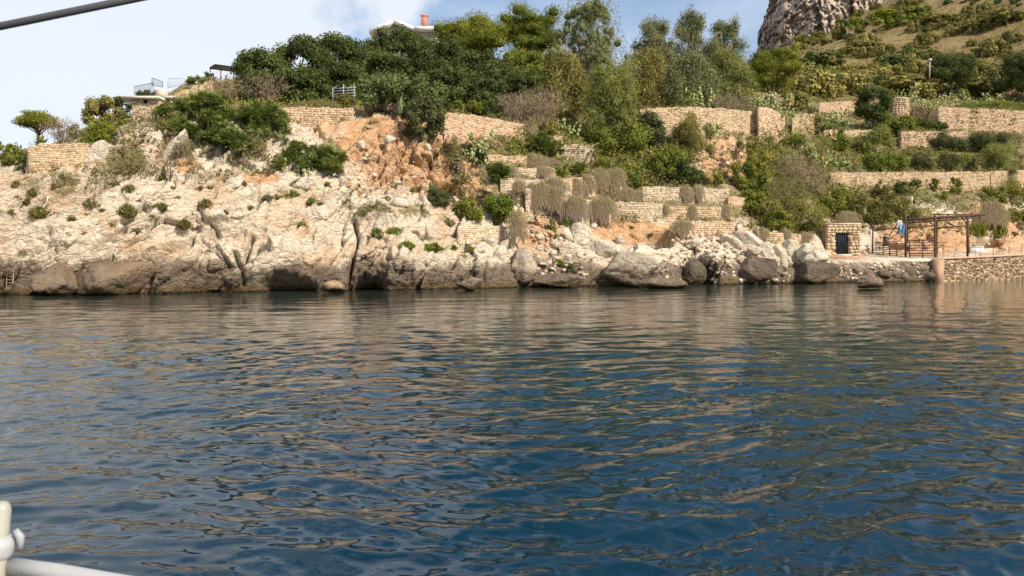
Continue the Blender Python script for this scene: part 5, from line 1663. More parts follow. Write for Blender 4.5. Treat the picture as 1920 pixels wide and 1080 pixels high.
# scrub on the high hillside
hr = np.random.default_rng(21)
hs = {}
hs = {}
def hill_mesh(kind, seed, n, tall=.75):
    r = np.random.default_rng(seed); acc = Acc()
    lob = lobes_in((1, 1, tall), 12, r, (.28, .42), 1.0, -.7)
    lob = [(c + np.array([0, 0, tall * .45]), R, t) for c, R, t in lob]
    foliage(acc, lob, n, .11, .07, r, core=.7)
    return acc.mesh('scrub')
for m_ in ('leaf_scrub', 'leaf_dark', 'leaf_pine', 'leaf_olive'):
    hs[m_] = [hill_mesh('s', 60 + i, 900, 1.25 if m_ == 'leaf_pine' else .7) for i in range(3)]
    for me in hs[m_]: me.materials.append(M[m_])
HILL = [  # px centre, base row, width px, height px, material, label (None: alike)
    (1660, 58, 44, 42, 'leaf_pine', 'pair-topped dark conifer on the dry slope right of the crag'), (1604, 66, 26, 34, 'leaf_pine', 'small conifer just right of the crag foot'),
    (1720, 44, 40, 34, 'leaf_pine', 'conifer on the dry slope near the top of the view'), (1575, 75, 22, 30, 'leaf_scrub', 'olive shrub at the right foot of the crag'),
    (1507, 92, 26, 28, 'leaf_pine', 'small green conifer below the crag'), (1540, 136, 72, 40, 'leaf_dark', 'dark bush on the slope below the crag'),
    (1620, 104, 72, 26, 'leaf_scrub', 'flat scrub patch in the middle of the dry slope'), (1770, 52, 64, 30, 'leaf_scrub', 'broad scrub clump near the top of the slope'),
    (1672, 130, 50, 28, 'leaf_dark', 'dark bush above the feathery eastern trees'), (1845, 66, 58, 34, 'leaf_scrub', 'scrub clump on the upper right slope'),
    (1895, 52, 60, 40, 'leaf_scrub', 'scrub clump close to the top right corner'), (1710, 118, 40, 26, 'leaf_olive', 'grey bush left of the lamp post'),
    (1742, 88, 44, 26, 'leaf_scrub', 'scrub bush above the lamp post'), (1868, 108, 56, 34, 'leaf_scrub', 'round scrub bush on the banded right slope'),
    (1452, 176, 60, 46, 'leaf_olive', 'grey-green bush left of the hillside mound row'), (1530, 186, 76, 52, 'leaf_olive', 'rounded grey-green bush, largest of the mound row'),
    (1600, 182, 64, 44, 'leaf_olive', 'second grey-green bush of the mound row'), (1720, 184, 110, 44, 'leaf_scrub', 'long olive mound left below the lamp post'),
    (1848, 186, 80, 44, 'leaf_scrub', 'dull mound above the lawn'), (1560, 150, 50, 24, 'leaf_bright', 'bright green low bush above the mound row'),
    (1640, 160, 60, 34, 'leaf_olive', 'grey bush behind the dark tree left of the tower'), (1478, 150, 40, 40, 'leaf_bright', 'yellow-green bush right of the bright pine'),
    (1810, 150, 60, 30, 'leaf_olive', 'grey bush between the two dark eastern trees'), (1500, 210, 50, 36, 'leaf_olive', 'grey bush behind the buttress cactus')]
hs['leaf_bright'] = [hill_mesh('s', 90, 900, .7)]; hs['leaf_bright'][0].materials.append(M['leaf_bright'])
def put_hill(px, yb, w_, h_, mat, label, group=None):
    Y = ray_ground(px, yb)
    x, y, z = P(px, yb, Y)
    o = bpy.data.objects.new('hillside_shrub', random.choice(hs[mat])); COL.objects.link(o)
    ww = w_ * Y / F; hh = h_ * Y / F
    if group is None: ww *= 1.25; hh *= 1.25
    o.scale = (ww, ww * .9, hh / (1.25 if mat == 'leaf_pine' else .7))
    o.rotation_euler = (0, 0, random.uniform(-.6, .6))
    o.location = (float(x), float(y) + ww * .25, float(z) - hh * .06)
    tag(o, label, 'shrub', group)
for h_ in HILL: put_hill(*h_)
n_ = 0
while n_ < 260:
    px = hr.uniform(1490, 1925); py = hr.uniform(2, 150) if hr.random() < .85 else hr.uniform(150, 190)
    if px < 1640 and py < 100 - (px - 1480) * .55: continue
    band = fbm(np.array([[px * .012, py * .03, 3.3]]), 3)[0]
    if band < -.12 + .25 * hr.random() - .25 * (py > 130): continue
    s_ = hr.uniform(9, 40) * (.7 + py / 220)
    put_hill(px, py, s_, s_ * hr.uniform(.5, .8), hr.choice(['leaf_scrub', 'leaf_scrub', 'leaf_olive', 'leaf_dark']), 'small dull green scrub bush dotted over the dry high slope', 'scrub bushes on the dry high slope')
    n_ += 1
# undergrowth that nobody could count between the named plants of the terraces
def ground_cover(name, mat, boxes, n, size, label, seed):
    r = np.random.default_rng(seed); acc = Acc()
    Vs = []
    tot = sum((b_[1] - b_[0]) * (b_[3] - b_[2]) for b_ in boxes)
    for b_ in boxes:
        k = int(n * (b_[1] - b_[0]) * (b_[3] - b_[2]) / tot)
        pxs = r.uniform(b_[0], b_[1], k); pys = r.uniform(b_[2], b_[3], k)
        c = np.clip(np.searchsorted(cpx, pxs), 0, NC - 1)
        Yg = np.array([ray_ground(p, q) for p, q in zip(pxs, pys)])
        x, y, z = P(pxs, pys, Yg)
        clump = fbm(np.stack([x * .5, y * .5, z * .5], 1) + seed, 3)
        kp = clump > -.05
        Vs.append(np.stack([x, y, z], 1)[kp])
    C0 = np.concatenate(Vs)
    m_ = 9
    C = np.repeat(C0, m_, 0) + r.normal(size=(len(C0) * m_, 3)) * size * np.array([.55, .5, .35]) + np.array([0, -.05, size * .45])
    nn = len(C)
    V, Q = leaf_quads(C, unit(r.normal(size=(nn, 3)) * .6 + np.array([0, -.6, .7])), r.normal(size=(nn, 3)) + np.array([0, 0, .6]), r.uniform(.14, .3, nn) * (1 + size), r.uniform(.06, .12, nn) * (1 + size), r)
    acc.add(V, Q, tint=np.clip(np.repeat(r.random(len(C0)) * .5, m_) + r.random(nn) * .5, 0, 1))
    o = link(name, acc.mesh(name), M[mat]); tag(o, label, kind='stuff')
ground_cover('undergrowth', 'leaf_scrub', [(1400, 1560, 260, 440), (1540, 1740, 262, 322), (1560, 1720, 345, 420), (1700, 1920, 205, 320), (1100, 1300, 262, 350), (1840, 1920, 360, 430), (1480, 1760, 215, 262)], 7500, .46,
             'low mixed scrub between the terrace plants', 1)
ground_cover('dry_undergrowth', 'dry_olive', [(1380, 1920, 210, 440), (940, 1200, 240, 420), (150, 540, 220, 330), (820, 960, 240, 400), (1200, 1400, 255, 350)], 3600, .30,
             'dry brown grass and litter on the terraces', 2)
ground_cover('meadow_grass', 'leaf_scrub', [(1480, 1920, 90, 200), (1600, 1920, 10, 110)], 3400, 1.0, 'coarse grass and low scrub of the upper slope', 3)
ground_cover('green_undergrowth', 'leaf_mid', [(1410, 1560, 240, 440), (1540, 1900, 262, 322), (1560, 1740, 345, 420), (1130, 1295, 262, 350), (1600, 1900, 200, 245), (950, 1130, 240, 300)], 3600, .5,
             'green leafy growth between the terrace plants', 6)
ground_cover('pale_undergrowth', 'leaf_tam', [(1440, 1900, 225, 430), (1130, 1290, 262, 345), (940, 1100, 225, 330)], 1500, .42,
             'pale yellow-green weeds and shoots between the terrace plants', 9)
def wall_weeds():
    r = np.random.default_rng(31)
    for nm, mat, share, lab in (('wall_weeds', 'dry_olive', .6, 'dry weeds sprouting along the tops and feet of the terrace walls'), ('green_wall_weeds', 'leaf_scrub', .4, 'green weeds sprouting along the tops and feet of the terrace walls')):
        C0 = []
        for path in WALL_PATHS:
            s_, f_ = sampler(path)
            for q in r.uniform(0, s_[-1], int(s_[-1] * 3.2 * share * 2)):
                if fbm(np.array([[q * .5, path[0][0], path[0][2] + share]]), 2)[0] < .0: continue
                x, y, zt, zb = f_(q)
                if r.random() < .55: C0.append([x, y + r.uniform(-.1, .5), zt + .02])
                else: C0.append([x, y - r.uniform(.1, .7), zb - .05])
        C0 = np.array(C0); m_ = 14
        off = r.normal(size=(len(C0) * m_, 3)) * np.array([.26, .16, .16]); off[:, 2] = np.abs(off[:, 2]) + .02
        C = np.repeat(C0, m_, 0) + off; nn = len(C)
        V, Q = leaf_quads(C, unit(r.normal(size=(nn, 3)) * .6 + np.array([0, -.9, .5])), off + np.array([0, 0, .25]), r.uniform(.14, .34, nn), r.uniform(.03, .07, nn), r)
        acc = Acc(); acc.add(V, Q, tint=r.random(nn))
        o = link(nm, acc.mesh(nm), M[mat]); tag(o, lab, kind='stuff')
wall_weeds()
ground_cover('grove_undergrowth', 'leaf_mid', [(400, 1420, 150, 206)], 2600, .55, 'leafy undergrowth beneath the trees of the grove', 4)
print('plants', round(time.time() - T0, 1))
# ------------------------------------------------------------------ BUILDINGS AND IRONWORK
def A3(px, py, Y):
    x, y, z = P(px, py, Y)
    return np.array([float(x), float(y), float(z)])


def part(name, acc, mat, parent, smooth=False):
    return link(name, acc.mesh(name, smooth), M[mat] if isinstance(mat, str) else mat, parent)


def cyl_pts(name, pts, rad, mat, parent, n=8):
    a = Acc(); a.tube(pts, rad, n); return part(name, a, mat, parent, True)


# ---- barred stone hut
def stone_hut():
    Y = 71.5
    a0, a1 = A3(1549, 478, Y), A3(1612, 478, Y)
    zt = A3(1549, 421, Y)[2]; zb = a0[2]
    root = empty('stone_hut', (float((a0[0] + a1[0]) / 2), Y, float(zb)), 'small square stone hut with a dark barred gate beside the terrace', 'hut')
    ox = root.location.x
    d0, d1 = A3(1565, 476, Y)[0], A3(1591, 476, Y)[0]
    dt = A3(1565, 437, Y)[2]
    a = Acc()
    for xa, xb, za, zz in ((a0[0], d0, zb - .6, zt), (d1, a1[0], zb - .6, zt), (d0, d1, dt, zt)):
        a.box(((xa + xb) / 2 - ox, .25, (za + zz) / 2 - zb), (xb - xa - .004, .5, zz - za))
    a.box(((a0[0]) + .2 - ox, 1.8, (zt - zb) / 2 - .3), (.4, 2.55, zt - zb + .55)); a.box((a1[0] - .2 - ox, 1.8, (zt - zb) / 2 - .3), (.4, 2.55, zt - zb + .55))
    part('wall', a, 'mortar', root)
    a = Acc(); a.box(((a0[0] + a1[0]) / 2 - ox, 3.3, .9), (a1[0] - a0[0], .4, zt - zb + .5)); part('rear_wall', a, 'inside_shade_awning', root)  # rear wall coloured near-black to give the darkness behind the gate
    a = Acc(); a.box(((a0[0] + a1[0]) / 2 - ox, 1.65, zt - zb + .06), (a1[0] - a0[0] + .08, 3.5, .14), tint=.7); part('roof', a, 'stone', root)
    a = Acc(); a.box(((d0 + d1) / 2 - ox, -.10, A3(1565, 476.5, Y)[2] - zb - .1), (d1 - d0 + .35, .5, .2)); part('sill', a, 'concrete', root)
    r = np.random.default_rng(8)
    z = zt - zb - .02
    while z > -.35:
        h = r.uniform(.20, .30)
        q = a0[0] - ox
        while q < a1[0] - ox - .1:
            w_ = r.uniform(.26, .52)
            e = min(q + w_, a1[0] - ox)
            mid = (q + e) / 2
            inside = (mid > d0 - ox - .06) and (mid < d1 - ox + .06) and (z - h * .5 < dt - zb)
            if not inside and e - q > .12:
                s = Acc(); s.box((mid, -.03, z - h / 2), (e - q - .035, .14, h - .035), tint=float(r.random()), jit=.016, r=r)
                part('stone', s, 'stone' if r.random() > .35 or q < .2 else 'stone_pink', root)
            q = e
        z -= h
    # barred gate
    g = Acc(); W_ = d1 - d0
    for s_ in (d0 + .03, d1 - .03): g.box((s_ - ox, .12, (dt - zb) / 2), (.06, .05, dt - zb - .02))
    g.box(((d0 + d1) / 2 - ox, .12, dt - zb - .04), (W_ - .12, .05, .06)); g.box(((d0 + d1) / 2 - ox, .12, .12), (W_ - .12, .05, .06)); g.box(((d0 + d1) / 2 - ox, .12, (dt - zb) * .52), (W_ - .12, .045, .05))
    gate = part('gate', g, 'blue_metal', root)
    for i in range(7):
        x_ = d0 + .06 + (W_ - .12) * (i + .5) / 7 - ox
        cyl_pts('bar', [(x_, .07, .05), (x_, .07, dt - zb - .03)], .034, 'blue_metal', gate, 6)


stone_hut()


# ---- quay: right revetment, rusty pillar, terrace slab, steps
def quay():
    sp_ = [(1752, 487, 528), (1830, 484, 527), (1925, 479, 525), (2010, 474, 523)]
    Ys = [70.3, 72.2, 75.3, 78.2]
    path = []
    for (px, pt, pb), Y in zip(sp_, Ys):
        x, y, zt = P(px, pt, Y); _, _, zb = P(px, pb, Y)
        path.append((float(x), float(y), float(zt), min(float(zb), .1)))
    core = link('quay_wall', core_mesh('quay_wall', path, .9, 1.2, topdrop=.03), M['mortar_dark'])
    tag(core, 'dark rubble quay wall rising from the sea right of the rusty pillar', 'quay')
    arr, ti = stones_arrays(path, .32, sink=.5, rough=.075)
    so = link('stones', stones_mesh('stones', arr, ti), M['stone_dark'], core); so['kind'] = 'stuff'
    a = Acc()
    s, f = sampler(path)
    qs = np.linspace(0, s[-1], 14)
    V = []
    for q in qs:
        x, y, zt, zb = f(q)
        V += [[x, y - .12, zt + .0], [x, y - .12, zt + .14], [x, y + 8.0, zt + .16], [x, y + 8.0, zt]]
    Q = []
    for i in range(len(qs) - 1):
        for k in range(4): Q.append([i * 4 + k, i * 4 + 4 + k, i * 4 + 4 + (k + 1) % 4, i * 4 + (k + 1) % 4])
    Q += [[0, 1, 2, 3]]
    a.add(np.array(V), np.array(Q)); c = part('coping', a, 'concrete_rust', core)
    # left, darker sloping revetment under the terrace
    sp_ = [(1572, 489, 529), (1660, 489, 529), (1752, 488, 528)]
    Ys = [68.6, 69.4, 70.4]
    path = []
    for (px, pt, pb), Y in zip(sp_, Ys):
        x, y, zt = P(px, pt, Y); _, _, zb = P(px, pb, Y)
        path.append((float(x), float(y), float(zt), min(float(zb), .1)))
    core = link('quay_wall', core_mesh('quay_wall', path, .6, 1.2, topdrop=.03), M['mortar_dark'])
    tag(core, 'old dark sea wall under the fenced terrace, behind the rough rocks', 'quay')
    arr, ti = stones_arrays(path, .27, sink=.5, rough=.06)
    so = link('stones', stones_mesh('stones', arr, ti * .8), M['stone_dark'], core); so['kind'] = 'stuff'
    # terrace slab
    a = Acc()
    p0, p1 = A3(1556, 487, 69.0), A3(1756, 487, 70.2)
    zt = max(p0[2], p1[2])
    V = [[p0[0], p0[1] - .15, zt - .16], [p1[0], p1[1] - .15, zt - .16], [p1[0] + 1, p1[1] + 6, zt - .16], [p0[0], p0[1] + 6, zt - .16]]
    V = V + [[q[0], q[1], zt + (.06 if i < 2 else .25)] for i, q in enumerate(V)]
    a.add(np.array(V), [[0, 1, 5, 4], [4, 5, 6, 7], [1, 2, 6, 5], [0, 4, 7, 3]])
    o = part('terrace_pavement', a, 'concrete', None); tag(o, 'pale concrete terrace slab above the old sea wall', kind='structure')
    # pillar
    a = Acc(); a.box((0, 0, 0), (.74, .7, 2.5), tint=.25, jit=.02)
    c = A3(1758, 514, 69.6)
    o = part('quay_pillar', a, 'concrete_rust', None); o.location = (c[0], c[1], c[2] + .05); tag(o, 'rust-stained concrete pillar between the old sea wall and the rubble quay', 'pillar')
    ft = Acc(); ft.box((0, -.3, -1.02), (1.9, 1.0, .22), tint=.8, jit=.03); part('footing', ft, 'concrete', o)
    # steps down to the water
    root = empty('boat_steps', tuple(A3(1592, 528, 67.4)), 'worn grey stone steps going down to the sea below the stone hut', 'steps')
    z1 = A3(1592, 490, 67.4)[2] - A3(1592, 528, 67.4)[2]
    ns = 8
    for i in range(ns):
        s_ = Acc(); s_.box((0.05 * i, .28 * i, z1 * (i + .5) / ns - .1), (1.9 - .04 * i, .62, z1 / ns + .02), tint=.2 + .1 * (i % 3), jit=.02)
        part('step', s_, 'boulder_grey', root)


quay()


# ---- rusty frame above the terrace
def frame():
    Yf = 72.0
    root = empty('rusty_pergola', tuple(A3(1753, 486, Yf)), 'rusty steel pergola frame with diagonal braces over the sea terrace', 'pergola')
    O = np.array(root.location)

    def q(px, py, Y=Yf): return tuple(A3(px, py, Y) - O)
    for px, pt, pb in ((1698, 402, 483), (1753, 404, 490), (1814, 401, 481)):
        a = Acc(); a.tube([q(px, pb), q(px, (pt + pb) / 2), q(px, pt)], .095, 6); part('post', a, 'rust', root)
    def beam(nm, p0, p1, t, Y0=Yf, Y1=Yf):
        a = Acc(); a.tube([q(*p0, Y0), q((p0[0] + p1[0]) / 2, (p0[1] + p1[1]) / 2, (Y0 + Y1) / 2), q(*p1, Y1)], t, 4); return part(nm, a, 'rust', root)
    beam('top_beam', (1692, 413), (1847, 402), .125, Yf + .02, Yf - .02)
    beam('upper_beam', (1750, 402), (1815, 402), .05)
    beam('tie_beam', (1638, 431), (1698, 427), .07); beam('tie_beam', (1698, 427), (1753, 423), .07); beam('tie_beam', (1753, 428), (1814, 423), .07)
    beam('rear_beam', (1700, 418), (1840, 407), .08, Yf + 3.4, Yf + 3.4)
    for px in (1712, 1735, 1760, 1788, 1812, 1838):
        t_ = (px - 1692) / 155
        a = Acc(); a.tube([q(px, 413 - 11 * t_, Yf), q(px - 1, 417 - 10 * t_, Yf + 3.4)], .05, 4); part('rafter', a, 'rust', root)
    for p0, p1 in (((1745, 417), (1753, 425)), ((1763, 410), (1754, 424)), ((1803, 407), (1813, 421)), ((1768, 412), (1790, 424)), ((1667, 442), (1685, 416))):
        beam('brace', p0, p1, .05)
    for px in (1702, 1757, 1816):
        a = Acc(); a.tube([q(px, 476, Yf + 3.4), q(px, 412, Yf + 3.4)], .07, 5); part('post', a, 'rust', root)
    # left post pair
    a = Acc(); a.tube([q(1636, 476), q(1636, 430)], .09, 6); part('post', a, 'rust', root)
    a = Acc(); a.tube([q(1634, 474), q(1634, 430)], .05, 6); part('drain_pipe', a, 'white', root)
    # railing
    root2 = empty('terrace_railing', tuple(A3(1700, 484, Yf - .4)), 'rusty horizontal-bar railing around the sea terrace', 'railing')
    O2 = np.array(root2.location)
    def q2(px, py, Y=Yf - .4): return tuple(A3(px, py, Y) - O2)
    for i in range(8):
        t_ = i / 7
        a = Acc(); a.tube([q2(1640, 455 + 21 * t_), q2(1692, 452 + 29 * t_)], .036, 4); part('rail', a, 'rust', root2)
        a = Acc(); a.tube([q2(1704, 451 + 33 * t_), q2(1757, 449 + 36 * t_)], .038, 4); part('rail', a, 'rust', root2)
    for px, pt, pb in ((1656, 446, 476), (1668, 452, 478), (1681, 452, 480), (1706, 451, 485), (1730, 450, 486), (1757, 448, 486)):
        a = Acc(); a.tube([q2(px, pb), q2(px, pt)], .045, 5); part('railing_post', a, 'rust', root2)
    # thin posts on the right quay
    root3 = empty('quay_posts_railing', tuple(A3(1860, 480, 74)), 'thin low wire railing along the right part of the quay', 'railing')
    O3 = np.array(root3.location)
    prev = None
    for px in (1768, 1790, 1828, 1838, 1862, 1892, 1915):
        Y = 71.0 + (px - 1760) * .026
        b_ = A3(px, 484 - (px - 1760) * .045, Y) - O3; t_ = b_ + np.array([0, 0, .85])
        a = Acc(); a.tube([b_, t_], .022, 4); part('railing_post', a, 'rust', root3)
        if prev is not None:
            a = Acc(); a.tube([prev, t_], .007, 3); part('wire', a, 'rust', root3)
        prev = t_
    # cloths
    for (x0_, x1_, yt_, yb_, m_, nm_, lb) in ((1683, 1692, 413, 428, 'cloth_white', 'white_cloth', 'white cloth hanging over the left end of the rusty frame'),
                                             (1684, 1698, 421, 438, 'cloth_blue', 'blue_cloth', 'blue cloth hanging below the white one on the frame')):
        g = 9
        uu, vv = np.meshgrid(np.linspace(0, 1, g), np.linspace(0, 1, g))
        c0, c1 = A3(x0_, yt_, Yf - .3), A3(x1_, yb_, Yf - .3)
        X_ = c0[0] + (c1[0] - c0[0]) * uu * (1 - .15 * vv); Z_ = c0[2] + (c1[2] - c0[2]) * vv * (1 - .2 * np.sin(uu * 5))
        Y_ = c0[1] + .07 * np.sin(uu * 14 + vv * 2)
        V1 = np.stack([X_, Y_, Z_], -1).reshape(-1, 3); V2 = V1 + np.array([0, .02, 0])
        a = Acc(); a.add(V1, grid_quads(g, g)[:, ::-1], tint=.5); a.add(V2, grid_quads(g, g), tint=.5)
        o = part(nm_, a, m_, None, True); tag(o, lb, 'cloth')
    # dark block in place of the shaded window openings in the rock wall behind
    for px in (1661,):
        a = Acc(); a.box((0, 0, 0), (.42, .25, .8), jit=.02)
        o = part('opening_shade_block', a, 'dark_metal', None); c = A3(px, 452, 73.3); o.location = tuple(c); tag(o, 'dark upright block in place of the shaded cabinet behind the railing under the frame', 'opening')
        h_ = Acc(); h_.box((.12, -.14, 0), (.04, .03, .12)); part('added_handle', h_, 'grey_metal', o)  # small grey piece added on the dark block
    # red-orange heap/boat tarp seen low behind the rails
    a = Acc(); a.add(rock_shape((2.6, .7, .42), 3, 12, np.random.default_rng(3))[0], None, ico(3)[1]); o = part('low_wall', a, 'boulder_ochre', None)
    o.name = 'rock_ledge'; o.location = tuple(A3(1665, 477, 73.2)); tag(o, 'low orange rock ledge behind the railing', 'rock')
    a = Acc(); a.box((0, 0, .25), (1.2, .5, .5), jit=.02, tint=.8); a.box((0, 0, .54), (1.3, .6, .08), tint=1); o = part('low_bench', a, 'white', None)
    o.location = tuple(A3(1829, 474, 75.5)); tag(o, 'low white block bench in front of the dark cave, right of the frame', 'bench')


frame()


# ---- small stone house on the west
def west_house():
    Y = 62.0
    a0, a1 = A3(248, 222, Y), A3(300, 214, Y)
    zt = A3(250, 186, Y)[2]; zg = a0[2] - 1.0
    root = empty('stone_house', (float(a0[0]), Y, float(zg)), 'small stone house with a pale slab roof on the western headland', 'house')
    O = np.array(root.location)
    w_ = a1[0] - a0[0]; h_ = zt - zg
    a = Acc()
    win = (A3(268, 190, Y)[0] - O[0], A3(277, 190, Y)[0] - O[0], A3(268, 194, Y)[2] - zg, A3(268, 186.5, Y)[2] - zg)
    for xa, xb, za, zz in ((0, win[0], 0, h_), (win[1], w_, 0, h_), (win[0], win[1], 0, win[2]), (win[0], win[1], win[3], h_)):
        a.box(((xa + xb) / 2, .2, (za + zz) / 2), (xb - xa, .4, max(.05, zz - za)))
    a.box((.2, 2.5, h_ / 2), (.4, 4.2, h_)); a.box((w_ - .2, 2.5, h_ / 2), (.4, 4.2, h_)); a.box((w_ / 2, 4.6, h_ / 2), (w_, .3, h_))
    part('wall', a, 'mortar', root)
    path = [(0, 0, h_ - .02, .8), (w_, 0, h_ - .02, .8)]
    arr, ti = stones_arrays(path, .24, sink=0, rough=.03)
    keep = ~((arr[:, :, 0].mean(1) > win[0]) & (arr[:, :, 0].mean(1) < win[1]) & (arr[:, :, 2].mean(1) > win[2]) & (arr[:, :, 2].mean(1) < win[3]))
    so = link('stones', stones_mesh('stones', arr[keep], ti[keep]), M['stone'], root); so['kind'] = 'stuff'
    a = Acc(); a.box((w_ / 2 - .25, 2.2, h_ + .09), (w_ + .7, 5.2, .18), tint=.9); part('roof', a, 'concrete', root)
    a = Acc(); a.box((-.25, .3, h_ - .28), (.55, .7, .12), tint=.9); part('roof_bracket', a, 'white', root)
    fr = Acc(); fr.box(((win[0] + win[1]) / 2, .12, (win[2] + win[3]) / 2), (win[1] - win[0], .04, .05), tint=0); fr.box(((win[0] + win[1]) / 2, .12, (win[2] + win[3]) / 2), (.05, .045, win[3] - win[2]), tint=0)
    wo = part('window', fr, 'rust', root)
    pa = Acc(); pa.box(((win[0] + win[1]) / 2, .20, (win[2] + win[3]) / 2), (win[1] - win[0], .02, win[3] - win[2])); part('pane', pa, 'dark_metal', wo)
    # chimney-like arched block
    a = Acc(); bw = 1.1
    x0_ = A3(284, 175, Y)[0] - O[0]
    a.box((x0_ + .3, 1.2, h_ + .62), (.8, .6, .6), tint=.5); part('parapet_block', a, 'concrete', root)
    b = Acc(); b.box((x0_ + 1.0, 1.1, h_ + .30), (.9, .9, .2), tint=.4); part('parapet_shoulder', b, 'concrete', root)
    a = Acc(); V, T = rock_shape((1.9, 1.0, .62), 3, 14, np.random.default_rng(2)); 
    me = bush_mesh((2.3, 1.0, .75), 'dense', 9, 1.0)
    hd = link('hedge', me, M['leaf_dark']); c = A3(264, 181, Y); hd.location = (float(c[0]), Y + 1.6, float(zt + .24)); tag(hd, 'dark hedge growing on the roof terrace of the small stone house', 'hedge')
    # roof railing
    rr_ = empty('roof_railing', (float(O[0]), Y + .6, float(zt + .24)), 'thin dark railing round the roof terrace of the small stone house', 'railing')
    x1_ = A3(282, 170, Y)[0] - O[0]
    for i in range(19):
        t_ = i / 18
        a = Acc(); a.tube([(-.1 + (x1_ + .1) * t_, 0, 0), (-.1 + (x1_ + .1) * t_, 0, .85 + .3 * t_)], .014, 4); part('bar', a, 'dark_metal', rr_)
    a = Acc(); a.tube([(-.1, 0, .85), (x1_, 0, 1.15)], .022, 4); part('handrail', a, 'dark_metal', rr_)
    # mesh panels
    def panel(x0p, x1p, yt0, yt1, yb0, yb1, lab, mat, n):
        c0 = A3(x0p, yb0, 68); r0 = empty('fence_panel', tuple(c0), lab, 'fence')
        cc = c0
        for i in range(n):
            t_ = i / (n - 1)
            px = x0p + (x1p - x0p) * t_
            b_ = A3(px, yb0 + (yb1 - yb0) * t_, 68) - cc; tp = A3(px, yt0 + (yt1 - yt0) * t_, 68) - cc
            a = Acc(); a.tube([b_, tp], .028 if i in (0, n - 1) else .012, 4); part('post' if i in (0, n - 1) else 'bar', a, mat, r0)
        for k in (0, 1):
            p0_ = (A3(x0p, (yb0, yt0)[k], 68) - cc); p1_ = A3(x1p, (yb1, yt1)[k], 68) - cc
            a = Acc(); a.tube([p0_, p1_], .02, 4); part('rail', a, mat, r0)
    panel(285, 305, 146, 153, 160, 163, 'dark barred fence panel above the small stone house', 'dark_metal', 12)
    panel(315, 346, 148, 146, 164, 160, 'pale wire fence panel left of the rubble wall', 'grey_metal', 14)
    # dark awning
    ca = A3(393, 127, 72)
    r0 = empty('awning', tuple(ca), 'thin dark awning roof left of the dark grove', 'awning')
    a = Acc()
    p = [A3(393, 126, 72), A3(403, 120, 76), A3(448, 126, 76), A3(440, 132, 72)]
    V = [q_ - ca for q_ in p] + [q_ - ca - np.array([0, 0, .16]) for q_ in p]
    a.add(np.array(V), [[0, 3, 2, 1], [4, 5, 6, 7], [0, 1, 5, 4], [1, 2, 6, 5], [2, 3, 7, 6], [3, 0, 4, 7]]); part('roof', a, 'inside_shade_awning', r0)
    for px in (394, 414, 438):
        a = Acc(); a.tube([A3(px, 146, 72.2) - ca, A3(px, 129, 72.2) - ca], .05, 5); part('post', a, 'grey_metal', r0)
    # orange bare block of ground among the palms
    put_rock(360, 386, 194, 214, 'boulder_ochre', 'orange-pink block of bare rock among the fan palms', Y=62.5, planes=7, sub=3)


west_house()


